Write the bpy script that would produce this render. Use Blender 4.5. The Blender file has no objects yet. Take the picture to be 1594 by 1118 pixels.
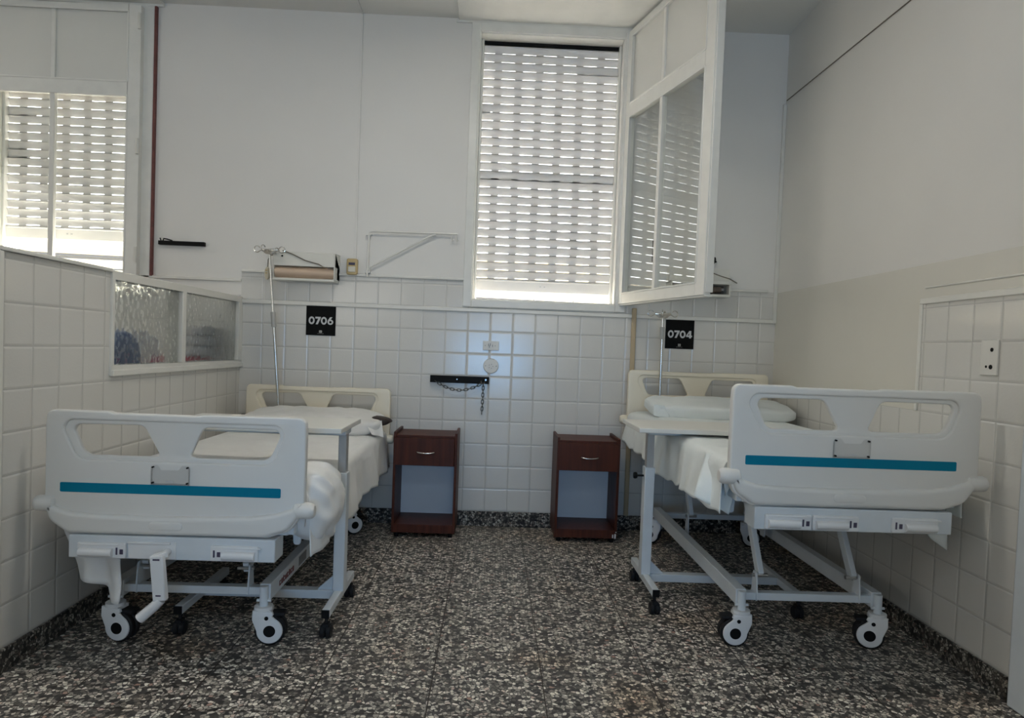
import bpy, bmesh, math, random
from mathutils import Vector, Matrix, noise
from mathutils.geometry import tessellate_polygon
random.seed(7)
SC = bpy.context.scene
COL = SC.collection
PI = math.pi
T = 0.152                                   # wall tile pitch

# ------------------------------------------------------------------ materials
def nodes(name):
    m = bpy.data.materials.new(name); m.use_nodes = True
    nt = m.node_tree
    return m, nt, nt.nodes['Principled BSDF']
def N(nt, kind, **kw):
    n = nt.nodes.new(kind)
    for k, v in kw.items(): setattr(n, k, v)
    return n
def L(nt, a, b): nt.links.new(a, b)
def ramp(nt, stops):
    r = N(nt, 'ShaderNodeValToRGB'); e = r.color_ramp.elements
    while len(e) < len(stops): e.new(0.5)
    for i, (p, c) in enumerate(stops):
        e[i].position = p; e[i].color = (*c, 1)
    return r
def mat(name, col, rough=0.5, metal=0.0, var=0.06, vscale=6.0, bump=0.0, bscale=200.0, spec=0.5, sub=0.0):
    """plain coloured surface with a little mottling and optional fine grain"""
    m, nt, b = nodes(name)
    b.inputs['Roughness'].default_value = rough
    b.inputs['Metallic'].default_value = metal
    b.inputs['Specular IOR Level'].default_value = spec
    geo = N(nt, 'ShaderNodeNewGeometry')
    nz = N(nt, 'ShaderNodeTexNoise'); nz.inputs['Scale'].default_value = vscale; nz.inputs['Detail'].default_value = 3
    L(nt, geo.outputs['Position'], nz.inputs['Vector'])
    r = ramp(nt, [(0.3, tuple(c*(1-var) for c in col)), (0.7, tuple(min(1, c*(1+var)) for c in col))])
    L(nt, nz.outputs['Fac'], r.inputs['Fac']); L(nt, r.outputs['Color'], b.inputs['Base Color'])
    if bump:
        n2 = N(nt, 'ShaderNodeTexNoise'); n2.inputs['Scale'].default_value = bscale; n2.inputs['Detail'].default_value = 2
        L(nt, geo.outputs['Position'], n2.inputs['Vector'])
        bp = N(nt, 'ShaderNodeBump'); bp.inputs['Strength'].default_value = bump; bp.inputs['Distance'].default_value = 0.002
        L(nt, n2.outputs['Fac'], bp.inputs['Height']); L(nt, bp.outputs['Normal'], b.inputs['Normal'])
    if sub:
        b.inputs['Subsurface Weight'].default_value = sub
    return m
def tile_mat(name, axis, ou, oz, col=(0.715, 0.695, 0.65)):
    """square glazed tiles; axis = world axis that runs along the wall"""
    m, nt, b = nodes(name)
    geo = N(nt, 'ShaderNodeNewGeometry'); sx = N(nt, 'ShaderNodeSeparateXYZ'); L(nt, geo.outputs['Position'], sx.inputs[0])
    au = N(nt, 'ShaderNodeMath', operation='SUBTRACT'); L(nt, sx.outputs[axis], au.inputs[0]); au.inputs[1].default_value = ou - 200*T
    az = N(nt, 'ShaderNodeMath', operation='SUBTRACT'); L(nt, sx.outputs[2], az.inputs[0]); az.inputs[1].default_value = oz - 200*T
    cb = N(nt, 'ShaderNodeCombineXYZ'); L(nt, au.outputs[0], cb.inputs[0]); L(nt, az.outputs[0], cb.inputs[1])
    br = N(nt, 'ShaderNodeTexBrick'); br.offset = 0; br.squash = 1
    L(nt, cb.outputs[0], br.inputs['Vector'])
    for k, v in (('Scale', 1), ('Mortar Size', 0.0022), ('Mortar Smooth', 0.35), ('Bias', 0), ('Brick Width', T), ('Row Height', T)):
        br.inputs[k].default_value = v
    br.inputs['Color1'].default_value = (*col, 1)
    br.inputs['Color2'].default_value = (*[c*0.955 for c in col], 1)
    br.inputs['Mortar'].default_value = (*[c*0.72 for c in col], 1)
    L(nt, br.outputs['Color'], b.inputs['Base Color'])
    b.inputs['Roughness'].default_value = 0.16
    # glaze: soft pillow per tile plus a light orange peel
    wide = N(nt, 'ShaderNodeTexBrick'); wide.offset = 0; wide.squash = 1; L(nt, cb.outputs[0], wide.inputs['Vector'])
    for k, v in (('Scale', 1), ('Mortar Size', 0.010), ('Mortar Smooth', 1.0), ('Bias', 0), ('Brick Width', T), ('Row Height', T)):
        wide.inputs[k].default_value = v
    inv = N(nt, 'ShaderNodeMath', operation='SUBTRACT'); inv.inputs[0].default_value = 1; L(nt, wide.outputs['Fac'], inv.inputs[1])
    nz = N(nt, 'ShaderNodeTexNoise'); nz.inputs['Scale'].default_value = 95; nz.inputs['Detail'].default_value = 1
    L(nt, geo.outputs['Position'], nz.inputs['Vector'])
    b1 = N(nt, 'ShaderNodeBump'); b1.inputs['Strength'].default_value = 0.7; b1.inputs['Distance'].default_value = 0.0025
    L(nt, inv.outputs[0], b1.inputs['Height'])
    b2 = N(nt, 'ShaderNodeBump'); b2.inputs['Strength'].default_value = 0.10; b2.inputs['Distance'].default_value = 0.003
    L(nt, nz.outputs['Fac'], b2.inputs['Height']); L(nt, b1.outputs['Normal'], b2.inputs['Normal'])
    L(nt, b2.outputs['Normal'], b.inputs['Normal'])
    return m
def terrazzo(name, grid=True, dark=1.0):
    m, nt, b = nodes(name)
    geo = N(nt, 'ShaderNodeNewGeometry')
    wob = N(nt, 'ShaderNodeTexNoise'); wob.inputs['Scale'].default_value = 70; L(nt, geo.outputs['Position'], wob.inputs['Vector'])
    mixv = N(nt, 'ShaderNodeVectorMath', operation='MULTIPLY_ADD')
    L(nt, wob.outputs['Color'], mixv.inputs[0]); mixv.inputs[1].default_value = (0.012, 0.012, 0.012); L(nt, geo.outputs['Position'], mixv.inputs[2])
    vo = N(nt, 'ShaderNodeTexVoronoi'); vo.inputs['Scale'].default_value = 68; vo.inputs['Randomness'].default_value = 1
    L(nt, mixv.outputs[0], vo.inputs['Vector'])
    sep = N(nt, 'ShaderNodeSeparateColor'); L(nt, vo.outputs['Color'], sep.inputs[0])
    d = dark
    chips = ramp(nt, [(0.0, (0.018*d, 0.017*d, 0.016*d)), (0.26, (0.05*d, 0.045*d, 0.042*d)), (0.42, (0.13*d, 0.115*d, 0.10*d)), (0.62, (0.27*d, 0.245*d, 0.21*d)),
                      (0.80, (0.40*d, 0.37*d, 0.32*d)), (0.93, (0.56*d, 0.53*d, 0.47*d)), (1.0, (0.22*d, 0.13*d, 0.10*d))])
    L(nt, sep.outputs[0], chips.inputs['Fac'])
    # dark cement between the chips
    ve = N(nt, 'ShaderNodeTexVoronoi', feature='DISTANCE_TO_EDGE'); ve.inputs['Scale'].default_value = 68
    L(nt, mixv.outputs[0], ve.inputs['Vector'])
    edge = ramp(nt, [(0.03, (0.0, 0.0, 0.0)), (0.14, (1, 1, 1))]); L(nt, ve.outputs['Distance'], edge.inputs['Fac'])
    mx = N(nt, 'ShaderNodeMix', data_type='RGBA'); L(nt, edge.outputs['Color'], mx.inputs['Factor'])
    mx.inputs['A'].default_value = (0.035*d, 0.033*d, 0.031*d, 1); L(nt, chips.outputs['Color'], mx.inputs['B'])
    out = mx.outputs['Result']
    # brownish stains here and there
    st = N(nt, 'ShaderNodeTexNoise'); st.inputs['Scale'].default_value = 1.7; st.inputs['Detail'].default_value = 2
    L(nt, geo.outputs['Position'], st.inputs['Vector'])
    sr = ramp(nt, [(0.56, (0, 0, 0)), (0.72, (0.45, 0.45, 0.45))]); L(nt, st.outputs['Fac'], sr.inputs['Fac'])
    ms = N(nt, 'ShaderNodeMix', data_type='RGBA', blend_type='MULTIPLY'); L(nt, sr.outputs['Color'], ms.inputs['Factor'])
    L(nt, out, ms.inputs['A']); ms.inputs['B'].default_value = (0.95, 0.68, 0.42, 1); out = ms.outputs['Result']
    if grid:
        sx = N(nt, 'ShaderNodeSeparateXYZ'); L(nt, geo.outputs['Position'], sx.inputs[0])
        au = N(nt, 'ShaderNodeMath', operation='ADD'); L(nt, sx.outputs[0], au.inputs[0]); au.inputs[1].default_value = 40 + 0.055
        av = N(nt, 'ShaderNodeMath', operation='ADD'); L(nt, sx.outputs[1], av.inputs[0]); av.inputs[1].default_value = 40 + 1.981
        cb = N(nt, 'ShaderNodeCombineXYZ'); L(nt, au.outputs[0], cb.inputs[0]); L(nt, av.outputs[0], cb.inputs[1])
        br = N(nt, 'ShaderNodeTexBrick'); br.offset = 0; br.squash = 1; L(nt, cb.outputs[0], br.inputs['Vector'])
        for k, v in (('Scale', 1), ('Mortar Size', 0.0023), ('Mortar Smooth', 0.1), ('Bias', 0), ('Brick Width', 0.4), ('Row Height', 0.4)):
            br.inputs[k].default_value = v
        mg = N(nt, 'ShaderNodeMix', data_type='RGBA'); L(nt, br.outputs['Fac'], mg.inputs['Factor'])
        L(nt, out, mg.inputs['A']); mg.inputs['B'].default_value = (0.035, 0.024, 0.018, 1); out = mg.outputs['Result']
    L(nt, out, b.inputs['Base Color'])
    b.inputs['Roughness'].default_value = 0.38
    b.inputs['Specular IOR Level'].default_value = 0.16
    return m
def wood(name, c1, c2, rough=0.45):
    m, nt, b = nodes(name)
    geo = N(nt, 'ShaderNodeNewGeometry'); mp = N(nt, 'ShaderNodeMapping'); mp.inputs['Scale'].default_value = (26, 26, 1.6)
    L(nt, geo.outputs['Position'], mp.inputs['Vector'])
    nz = N(nt, 'ShaderNodeTexNoise'); nz.inputs['Scale'].default_value = 1.5; nz.inputs['Detail'].default_value = 5
    L(nt, mp.outputs[0], nz.inputs['Vector'])
    r = ramp(nt, [(0.3, c1), (0.7, c2)]); L(nt, nz.outputs['Fac'], r.inputs['Fac']); L(nt, r.outputs['Color'], b.inputs['Base Color'])
    b.inputs['Roughness'].default_value = rough; b.inputs['Specular IOR Level'].default_value = 0.25
    return m
def glass(name, tint=(0.93, 0.96, 0.95), f0=1.5, rough=0.0, refr=0.0, bump=0.0, bscale=60.0):
    """thin pane: clear (or rippled) transmission under a Fresnel gloss"""
    m, nt, b = nodes(name); out = nt.nodes['Material Output']; nt.nodes.remove(b)
    tr = N(nt, 'ShaderNodeBsdfTransparent'); tr.inputs[0].default_value = (*tint, 1)
    gl = N(nt, 'ShaderNodeBsdfGlossy'); gl.inputs['Roughness'].default_value = rough; gl.inputs['Color'].default_value = (1, 1, 1, 1)
    fr = N(nt, 'ShaderNodeFresnel'); fr.inputs['IOR'].default_value = f0
    gb = N(nt, 'ShaderNodeNewGeometry'); mi = N(nt, 'ShaderNodeMix'); L(nt, gb.outputs['Backfacing'], mi.inputs['Factor'])
    mi.inputs['A'].default_value = f0; mi.inputs['B'].default_value = 1/f0; L(nt, mi.outputs['Result'], fr.inputs['IOR'])
    mx = N(nt, 'ShaderNodeMixShader'); L(nt, fr.outputs[0], mx.inputs[0])
    body = tr.outputs[0]
    if bump:
        geo = N(nt, 'ShaderNodeNewGeometry')
        nz = N(nt, 'ShaderNodeTexVoronoi', feature='SMOOTH_F1'); nz.inputs['Scale'].default_value = bscale
        L(nt, geo.outputs['Position'], nz.inputs['Vector'])
        bp = N(nt, 'ShaderNodeBump'); bp.inputs['Strength'].default_value = bump; bp.inputs['Distance'].default_value = 0.01
        L(nt, nz.outputs['Distance'], bp.inputs['Height'])
        rf = N(nt, 'ShaderNodeBsdfRefraction'); rf.inputs['IOR'].default_value = 1.15; rf.inputs['Roughness'].default_value = 0.12
        rf.inputs['Color'].default_value = (*tint, 1); L(nt, bp.outputs['Normal'], rf.inputs['Normal'])
        L(nt, bp.outputs['Normal'], gl.inputs['Normal']); L(nt, bp.outputs['Normal'], fr.inputs['Normal'])
        m2 = N(nt, 'ShaderNodeMixShader'); m2.inputs[0].default_value = refr
        L(nt, tr.outputs[0], m2.inputs[1]); L(nt, rf.outputs[0], m2.inputs[2]); body = m2.outputs[0]
    L(nt, body, mx.inputs[1]); L(nt, gl.outputs[0], mx.inputs[2]); L(nt, mx.outputs[0], out.inputs['Surface'])
    return m
def cloth(name, col, rough=0.85):
    m, nt, b = nodes(name)
    geo = N(nt, 'ShaderNodeNewGeometry')
    nz = N(nt, 'ShaderNodeTexNoise'); nz.inputs['Scale'].default_value = 9; nz.inputs['Detail'].default_value = 4
    L(nt, geo.outputs['Position'], nz.inputs['Vector'])
    r = ramp(nt, [(0.3, tuple(c*0.96 for c in col)), (0.7, col)])
    L(nt, nz.outputs['Fac'], r.inputs['Fac']); L(nt, r.outputs['Color'], b.inputs['Base Color'])
    b.inputs['Roughness'].default_value = rough
    b.inputs['Sheen Weight'].default_value = 0.15
    bp = N(nt, 'ShaderNodeBump'); bp.inputs['Strength'].default_value = 0.25; bp.inputs['Distance'].default_value = 0.01
    L(nt, nz.outputs['Fac'], bp.inputs['Height']); L(nt, bp.outputs['Normal'], b.inputs['Normal'])
    return m

M = {}
M['paint'] = mat('wall_paint', (0.79, 0.765, 0.72), 0.55, var=0.02, vscale=1.5, bump=0.12, bscale=55)
M['ceil'] = mat('ceiling_paint', (0.76, 0.745, 0.70), 0.6, var=0.03, vscale=1.2, bump=0.1, bscale=40)
M['cream'] = mat('cream_gloss_paint', (0.73, 0.70, 0.62), 0.22, var=0.02, vscale=2, bump=0.10, bscale=14)
M['gloss'] = mat('gloss_white_paint', (0.78, 0.765, 0.71), 0.25, var=0.03, vscale=8, bump=0.25, bscale=35)
M['trim'] = mat('trim_enamel', (0.78, 0.76, 0.70), 0.28, var=0.03, vscale=10)
M['frame'] = mat('window_enamel', (0.80, 0.785, 0.73), 0.3, var=0.03, vscale=14)
M['panelglass'] = mat('painted_pane', (0.76, 0.745, 0.69), 0.12, var=0.015, vscale=4)
M['tile_back'] = tile_mat('glazed_tiles_back', 0, 0.0, 0.10)
M['tile_left'] = tile_mat('glazed_tiles_left', 1, -2.0284, 0.087)
M['tile_right'] = tile_mat('glazed_tiles_right', 1, -1.6073, 0.0875)
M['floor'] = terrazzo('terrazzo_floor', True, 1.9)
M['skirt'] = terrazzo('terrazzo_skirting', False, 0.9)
M['redwood'] = mat('bare_red_wood', (0.16, 0.05, 0.042), 0.6, var=0.2, vscale=30)
M['plastic'] = mat('bed_plastic_grey_white', (0.77, 0.755, 0.72), 0.38, var=0.01, bump=0.08, bscale=500)
M['cream_plastic'] = mat('bed_plastic_cream', (0.86, 0.79, 0.64), 0.38, var=0.01, bump=0.08, bscale=500)
M['stripe'] = mat('teal_stripe', (0.0, 0.20, 0.32), 0.45, var=0.03, spec=0.15)
M['steel'] = mat('powder_coated_steel', (0.66, 0.70, 0.73), 0.35, var=0.03, vscale=12)
M['chrome'] = mat('chrome', (0.62, 0.60, 0.56), 0.18, metal=1.0, var=0.02)
M['zinc'] = mat('zinc', (0.5, 0.5, 0.5), 0.3, metal=1.0, var=0.05)
M['rubber'] = mat('black_rubber', (0.012, 0.012, 0.013), 0.6, var=0.1, spec=0.25)
M['black'] = mat('black_paint', (0.006, 0.006, 0.006), 0.55, var=0.1, spec=0.15)
M['castor'] = mat('castor_plastic', (0.76, 0.765, 0.77), 0.3, var=0.01)
M['sheet'] = cloth('white_sheet', (0.88, 0.875, 0.86))
M['sheet_pale'] = cloth('pale_sheet', (0.83, 0.87, 0.86))
M['case'] = cloth('pillow_case', (0.84, 0.83, 0.81))
M['vinyl'] = mat('brown_vinyl', (0.035, 0.022, 0.017), 0.5, var=0.2, vscale=40)
M['mattress'] = mat('mattress_vinyl', (0.05, 0.035, 0.03), 0.5)
M['laminate'] = mat('white_laminate', (0.78, 0.77, 0.72), 0.3, var=0.01)
M['wood'] = wood('mahogany_laminate', (0.050, 0.011, 0.004), (0.090, 0.022, 0.008))
M['backboard'] = mat('white_backboard', (0.68, 0.70, 0.74), 0.4, var=0.01)
M['sign'] = mat('sign_black', (0.006, 0.006, 0.006), 0.7, var=0.05, spec=0.12)
M['signwhite'] = mat('sign_lettering', (0.62, 0.62, 0.62), 0.5, var=0.01)
M['signgrey'] = mat('sign_small_print', (0.20, 0.20, 0.19), 0.5, var=0.01)
M['bakelite'] = mat('yellowed_plastic', (0.56, 0.42, 0.20), 0.35, var=0.06, vscale=60)
M['ivory'] = mat('ivory_plastic', (0.74, 0.69, 0.58), 0.35, var=0.03)
M['diffuser'] = mat('aged_pink_diffuser', (0.66, 0.50, 0.37), 0.35, var=0.04)
M['lampbox'] = mat('lamp_enamel', (0.74, 0.72, 0.65), 0.3, var=0.02)
M['lampdark'] = mat('lamp_inside', (0.10, 0.08, 0.06), 0.4, var=0.2, vscale=30)
M['bulb'] = mat('unlit_bulb', (0.42, 0.38, 0.33), 0.12, var=0.02)
M['cord'] = mat('cord_grey', (0.20, 0.17, 0.13), 0.5)
M['tanpipe'] = mat('tan_conduit', (0.50, 0.39, 0.24), 0.4, var=0.05)
M['chain'] = mat('dark_chain', (0.10, 0.10, 0.09), 0.4, metal=0.8)
M['shutter'] = mat('shutter_pvc', (0.80, 0.77, 0.72), 0.4, var=0.02)
def translucent(name, col, rough, amt):
    m = mat(name, col, rough, var=0.02); nt = m.node_tree; b = nt.nodes['Principled BSDF']; out = nt.nodes['Material Output']
    tl = N(nt, 'ShaderNodeBsdfTranslucent'); tl.inputs[0].default_value = (*col, 1)
    mx = N(nt, 'ShaderNodeMixShader'); mx.inputs[0].default_value = amt
    L(nt, b.outputs[0], mx.inputs[1]); L(nt, tl.outputs[0], mx.inputs[2]); L(nt, mx.outputs[0], out.inputs['Surface'])
    return m
M['shutter'] = translucent('shutter_pvc', (0.84, 0.815, 0.78), 0.4, 0.03)
M['clear'] = glass('window_glass', (0.97, 0.98, 0.97))
M['obscure'] = glass('patterned_glass', (0.98, 1.0, 0.985), 1.4, 0.10, refr=0.45, bump=0.55, bscale=34)
M['acrylic'] = glass('clear_acrylic', (0.965, 0.965, 0.965), 1.4, 0.1)
M['decal'] = mat('dark_decal', (0.06, 0.05, 0.09), 0.5)
M['redink'] = mat('red_print', (0.22, 0.03, 0.03), 0.5)
M['greysticker'] = mat('grey_sticker', (0.22, 0.23, 0.23), 0.5)
M['facade'] = mat('facade_yellow', (0.42, 0.37, 0.26), 0.8, var=0.04, vscale=1.5)
M['cornice'] = mat('facade_cornice', (0.36, 0.29, 0.20), 0.8, var=0.12, vscale=4)
M['cable'] = mat('street_cable', (0.02, 0.02, 0.02), 0.6)
M['blue'] = cloth('blue_upholstery', (0.05, 0.12, 0.34))
M['red'] = cloth('red_upholstery', (0.42, 0.03, 0.06))
M['grey'] = cloth('grey_blanket', (0.55, 0.55, 0.57))

M['zinc2'] = mat('grey_enamel', (0.40, 0.40, 0.39), 0.35, var=0.04, vscale=20)
M['greycollar'] = mat('grey_collar', (0.46, 0.45, 0.42), 0.4)
M['signgrey2'] = mat('sign_emblem', (0.48, 0.48, 0.45), 0.5)
M['lampdark2'] = mat('brown_bakelite', (0.16, 0.12, 0.09), 0.35)
M['ivorydark'] = mat('aged_ivory', (0.62, 0.55, 0.40), 0.35, var=0.05)
M['ivory2'] = mat('white_plastic', (0.74, 0.72, 0.67), 0.35, var=0.02)

# ------------------------------------------------------------------ mesh helpers
def fillet(poly, r, n=6):
    """round the corners of a closed 2D polygon; r a number or one per corner"""
    out = []; k = len(poly)
    for i in range(k):
        p = Vector(poly[i]); a = Vector(poly[i-1]); b = Vector(poly[(i+1) % k])
        rr = r[i] if isinstance(r, (list, tuple)) else r
        da, db = (a-p), (b-p); la, lb = da.length, db.length
        if rr <= 0 or la < 1e-6 or lb < 1e-6: out.append(tuple(p)); continue
        da /= la; db /= lb
        ang = math.acos(max(-1, min(1, da.dot(db))))
        if ang > PI-0.02: out.append(tuple(p)); continue
        t = min(rr/math.tan(ang/2), 0.48*la, 0.48*lb); q = t*math.tan(ang/2)
        c = p + (da+db).normalized()*(q/math.sin(ang/2))
        p0, p1 = p+da*t, p+db*t
        a0 = math.atan2(p0.y-c.y, p0.x-c.x); a1 = math.atan2(p1.y-c.y, p1.x-c.x)
        d = (a1-a0+PI) % (2*PI) - PI
        for j in range(n+1):
            th = a0+d*j/n; out.append((c.x+q*math.cos(th), c.y+q*math.sin(th)))
    return out

class MB:
    def __init__(self): self.v = []; self.f = []; self.mi = []
    def add(self, vs, fs, mi=0, xf=None):
        o = len(self.v)
        for p in vs:
            p = Vector(p); self.v.append(xf @ p if xf else p)
        for f in fs: self.f.append([o+i for i in f]); self.mi.append(mi)
        return self
    def box(self, x0, y0, z0, x1, y1, z1, mi=0, xf=None):
        if x0 > x1: x0, x1 = x1, x0
        if y0 > y1: y0, y1 = y1, y0
        if z0 > z1: z0, z1 = z1, z0
        vs = [(x0,y0,z0),(x1,y0,z0),(x1,y1,z0),(x0,y1,z0),(x0,y0,z1),(x1,y0,z1),(x1,y1,z1),(x0,y1,z1)]
        return self.add(vs, [(0,3,2,1),(4,5,6,7),(0,1,5,4),(1,2,6,5),(2,3,7,6),(3,0,4,7)], mi, xf)
    def bar(self, p0, p1, w, h, mi=0, up=(0,0,1)):
        """box section w (sideways) by h (along up) from p0 to p1"""
        p0, p1 = Vector(p0), Vector(p1); d = (p1-p0).normalized(); u = Vector(up)
        s = d.cross(u).normalized(); u = s.cross(d).normalized()
        vs = []
        for p in (p0, p1):
            for a, b in ((-1,-1),(1,-1),(1,1),(-1,1)): vs.append(p + s*(a*w/2) + u*(b*h/2))
        return self.add(vs, [(0,3,2,1),(4,5,6,7),(0,1,5,4),(1,2,6,5),(2,3,7,6),(3,0,4,7)], mi)
    def tube(self, pts, r, n=10, closed=False, mi=0, caps=True):
        pts = [Vector(p) for p in pts]; k = len(pts); vs = []; prev = None
        for i, p in enumerate(pts):
            if closed: d = pts[(i+1) % k]-pts[i-1]
            else: d = pts[min(i+1, k-1)]-pts[max(i-1, 0)]
            d.normalize()
            if prev is None:
                u = d.orthogonal().normalized()
            else:
                u = (prev - d*prev.dot(d))
                u = u.normalized() if u.length > 1e-6 else d.orthogonal().normalized()
            prev = u; w = d.cross(u)
            rr = r[i] if isinstance(r, (list, tuple)) else r
            for j in range(n):
                a = 2*PI*j/n; vs.append(p + u*(rr*math.cos(a)) + w*(rr*math.sin(a)))
        fs = []
        for i in range(k if closed else k-1):
            i2 = (i+1) % k
            for j in range(n): fs.append((i*n+j, i*n+(j+1) % n, i2*n+(j+1) % n, i2*n+j))
        if caps and not closed:
            fs.append(tuple(range(n-1, -1, -1))); fs.append(tuple((k-1)*n+j for j in range(n)))
        return self.add(vs, fs, mi)
    def cyl(self, p0, p1, r, n=20, mi=0, r1=None):
        return self.tube([p0, p1], [r, r if r1 is None else r1], n, mi=mi)
    def lathe(self, prof, c=(0,0,0), axis='Z', n=24, mi=0, xf=None):
        vs = []; fs = []; k = len(prof)
        for r, h in prof:
            for j in range(n):
                a = 2*PI*j/n; x, y = r*math.cos(a), r*math.sin(a)
                p = {'Z': (x, y, h), 'Y': (x, h, y), 'X': (h, x, y)}[axis]
                vs.append((p[0]+c[0], p[1]+c[1], p[2]+c[2]))
        for i in range(k-1):
            for j in range(n): fs.append((i*n+j, i*n+(j+1) % n, (i+1)*n+(j+1) % n, (i+1)*n+j))
        fs.append(tuple(range(n-1, -1, -1))); fs.append(tuple((k-1)*n+j for j in range(n)))
        return self.add(vs, fs, mi, xf)
    def grid(self, fn, nu, nv, mi=0, closeu=False):
        vs = [fn(i/(nu if closeu else nu-1), j/(nv-1)) for j in range(nv) for i in range(nu)]
        fs = []
        for j in range(nv-1):
            for i in range(nu if closeu else nu-1):
                i2 = (i+1) % nu
                fs.append((j*nu+i, j*nu+i2, (j+1)*nu+i2, (j+1)*nu+i))
        return self.add(vs, fs, mi)
    def plate(self, outer, holes=(), y0=0.0, y1=0.02, bev=0.004, res=3, mi=0, xf=None):
        """flat plate with holes, drawn in x-z, from y1 (back) to y0 (front), edges rounded"""
        cs = []
        for k, poly in enumerate([outer] + list(holes)):
            q = []
            for p in poly:
                p = Vector(p)
                if not q or (p-q[-1]).length > 4e-4: q.append(p)
            if (q[0]-q[-1]).length <= 4e-4: q.pop()
            ar = sum(q[i-1].x*q[i].y-q[i].x*q[i-1].y for i in range(len(q)))
            if (ar > 0) != (k == 0): q.reverse()             # outline counter-clockwise, holes clockwise
            nm = []
            for i in range(len(q)):
                d0, d1 = (q[i]-q[i-1]).normalized(), (q[(i+1) % len(q)]-q[i]).normalized()
                n0, n1 = Vector((-d0.y, d0.x)), Vector((-d1.y, d1.x)); n = (n0+n1)
                n = n.normalized() if n.length > 1e-6 else n0
                nm.append(n/max(0.6, n.dot(n0)))
            cs.append((q, nm))
        s = 1 if y1 > y0 else -1; res = max(1, res)
        prof = [(bev*(1-math.sin(PI/2*j/res)), y0+s*bev*(1-math.cos(PI/2*j/res))) for j in range(res+1)]
        prof += [(d, y1-(y-y0)) for d, y in reversed(prof)]
        vs = []; fs = []; first = []; last = []
        for q, nm in cs:
            n = len(q); o = len(vs)
            for d, y in prof:
                for p, m in zip(q, nm): r = p+m*d; vs.append((r.x, y, r.y))
            for j in range(len(prof)-1):
                for i in range(n):
                    i2 = (i+1) % n; fs.append((o+j*n+i, o+j*n+i2, o+(j+1)*n+i2, o+(j+1)*n+i))
            first += [o+i for i in range(n)]; last += [o+(len(prof)-1)*n+i for i in range(n)]
        d0 = prof[0][0]
        loops = [[Vector((p.x+m.x*d0, p.y+m.y*d0, 0)) for p, m in zip(q, nm)] for q, nm in cs]
        for t in tessellate_polygon(loops):
            fs.append(tuple(first[i] for i in t)); fs.append(tuple(last[i] for i in reversed(t)))
        return self.add(vs, fs, mi, xf)
    def build(self, name, m, parent=None, bev=0, smooth=40, solid=0, seg=2, weld=True):
        me = bpy.data.meshes.new(name)
        me.from_pydata([tuple(p) for p in self.v], [], self.f)
        for k in (m if isinstance(m, (list, tuple)) else [m]): me.materials.append(M[k])
        me.polygons.foreach_set('material_index', self.mi)
        if weld:
            bm = bmesh.new(); bm.from_mesh(me); bmesh.ops.remove_doubles(bm, verts=bm.verts, dist=1e-5)
            bmesh.ops.recalc_face_normals(bm, faces=bm.faces); bm.to_mesh(me); bm.free()
        if smooth:
            me.polygons.foreach_set('use_smooth', [True]*len(me.polygons)); me.set_sharp_from_angle(angle=math.radians(smooth))
        me.update()
        o = bpy.data.objects.new(name, me); COL.objects.link(o)
        if parent is not None:
            o.parent = parent
            o.matrix_parent_inverse = WORLD_INV.get(parent.name, Matrix.Identity(4))
        if solid:
            s = o.modifiers.new('thickness', 'SOLIDIFY'); s.thickness = solid; s.offset = 0
        if bev:
            b = o.modifiers.new('bevel', 'BEVEL'); b.width = bev; b.segments = seg; b.limit_method = 'ANGLE'; b.angle_limit = math.radians(35)
        return o
WORLD_INV = {}
def tag(o, label, cat, group=None, kind=None):
    o['label'] = label; o['category'] = cat
    if group: o['group'] = group
    if kind: o['kind'] = kind
    return o
def thing(name, label, cat, loc, group=None):
    o = bpy.data.objects.new(name, None); COL.objects.link(o); o.location = loc
    o.empty_display_size = 0.1
    WORLD_INV[o.name] = Matrix.Translation(Vector(loc)).inverted()
    return tag(o, label, cat, group)
def struct(o, label=None, cat=None):
    o['kind'] = 'structure'
    if label: o['label'] = label
    if cat: o['category'] = cat
    return o
def nz(x, y, z, s=1.0, seed=0.0): return noise.noise(Vector((x*s+seed, y*s+1.7*seed, z*s-seed)))

# ------------------------------------------------------------------ camera
CAMP = Vector((-0.2743, -4.5641, 1.208))
yaw, pitch, roll = -0.0275, -0.0318, -0.0374
Rz = Matrix.Rotation(yaw, 3, 'Z'); Rx = Matrix.Rotation(pitch, 3, 'X'); Ry = Matrix.Rotation(roll, 3, 'Y')
R3 = Rz @ Rx @ Ry                          # columns: right, forward, up
right, fwd, up = R3.col[0], R3.col[1], R3.col[2]
mw = Matrix(((right.x, up.x, -fwd.x, CAMP.x), (right.y, up.y, -fwd.y, CAMP.y), (right.z, up.z, -fwd.z, CAMP.z), (0, 0, 0, 1)))
cam_d = bpy.data.cameras.new('camera'); cam = bpy.data.objects.new('camera', cam_d); COL.objects.link(cam)
cam.matrix_world = mw
cam_d.sensor_fit = 'HORIZONTAL'; cam_d.sensor_width = 36.0; cam_d.lens = 1053.93/1594*36.0
cam_d.shift_y = 17.44/1594; cam_d.clip_start = 0.05; cam_d.clip_end = 200
SC.camera = cam

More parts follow.
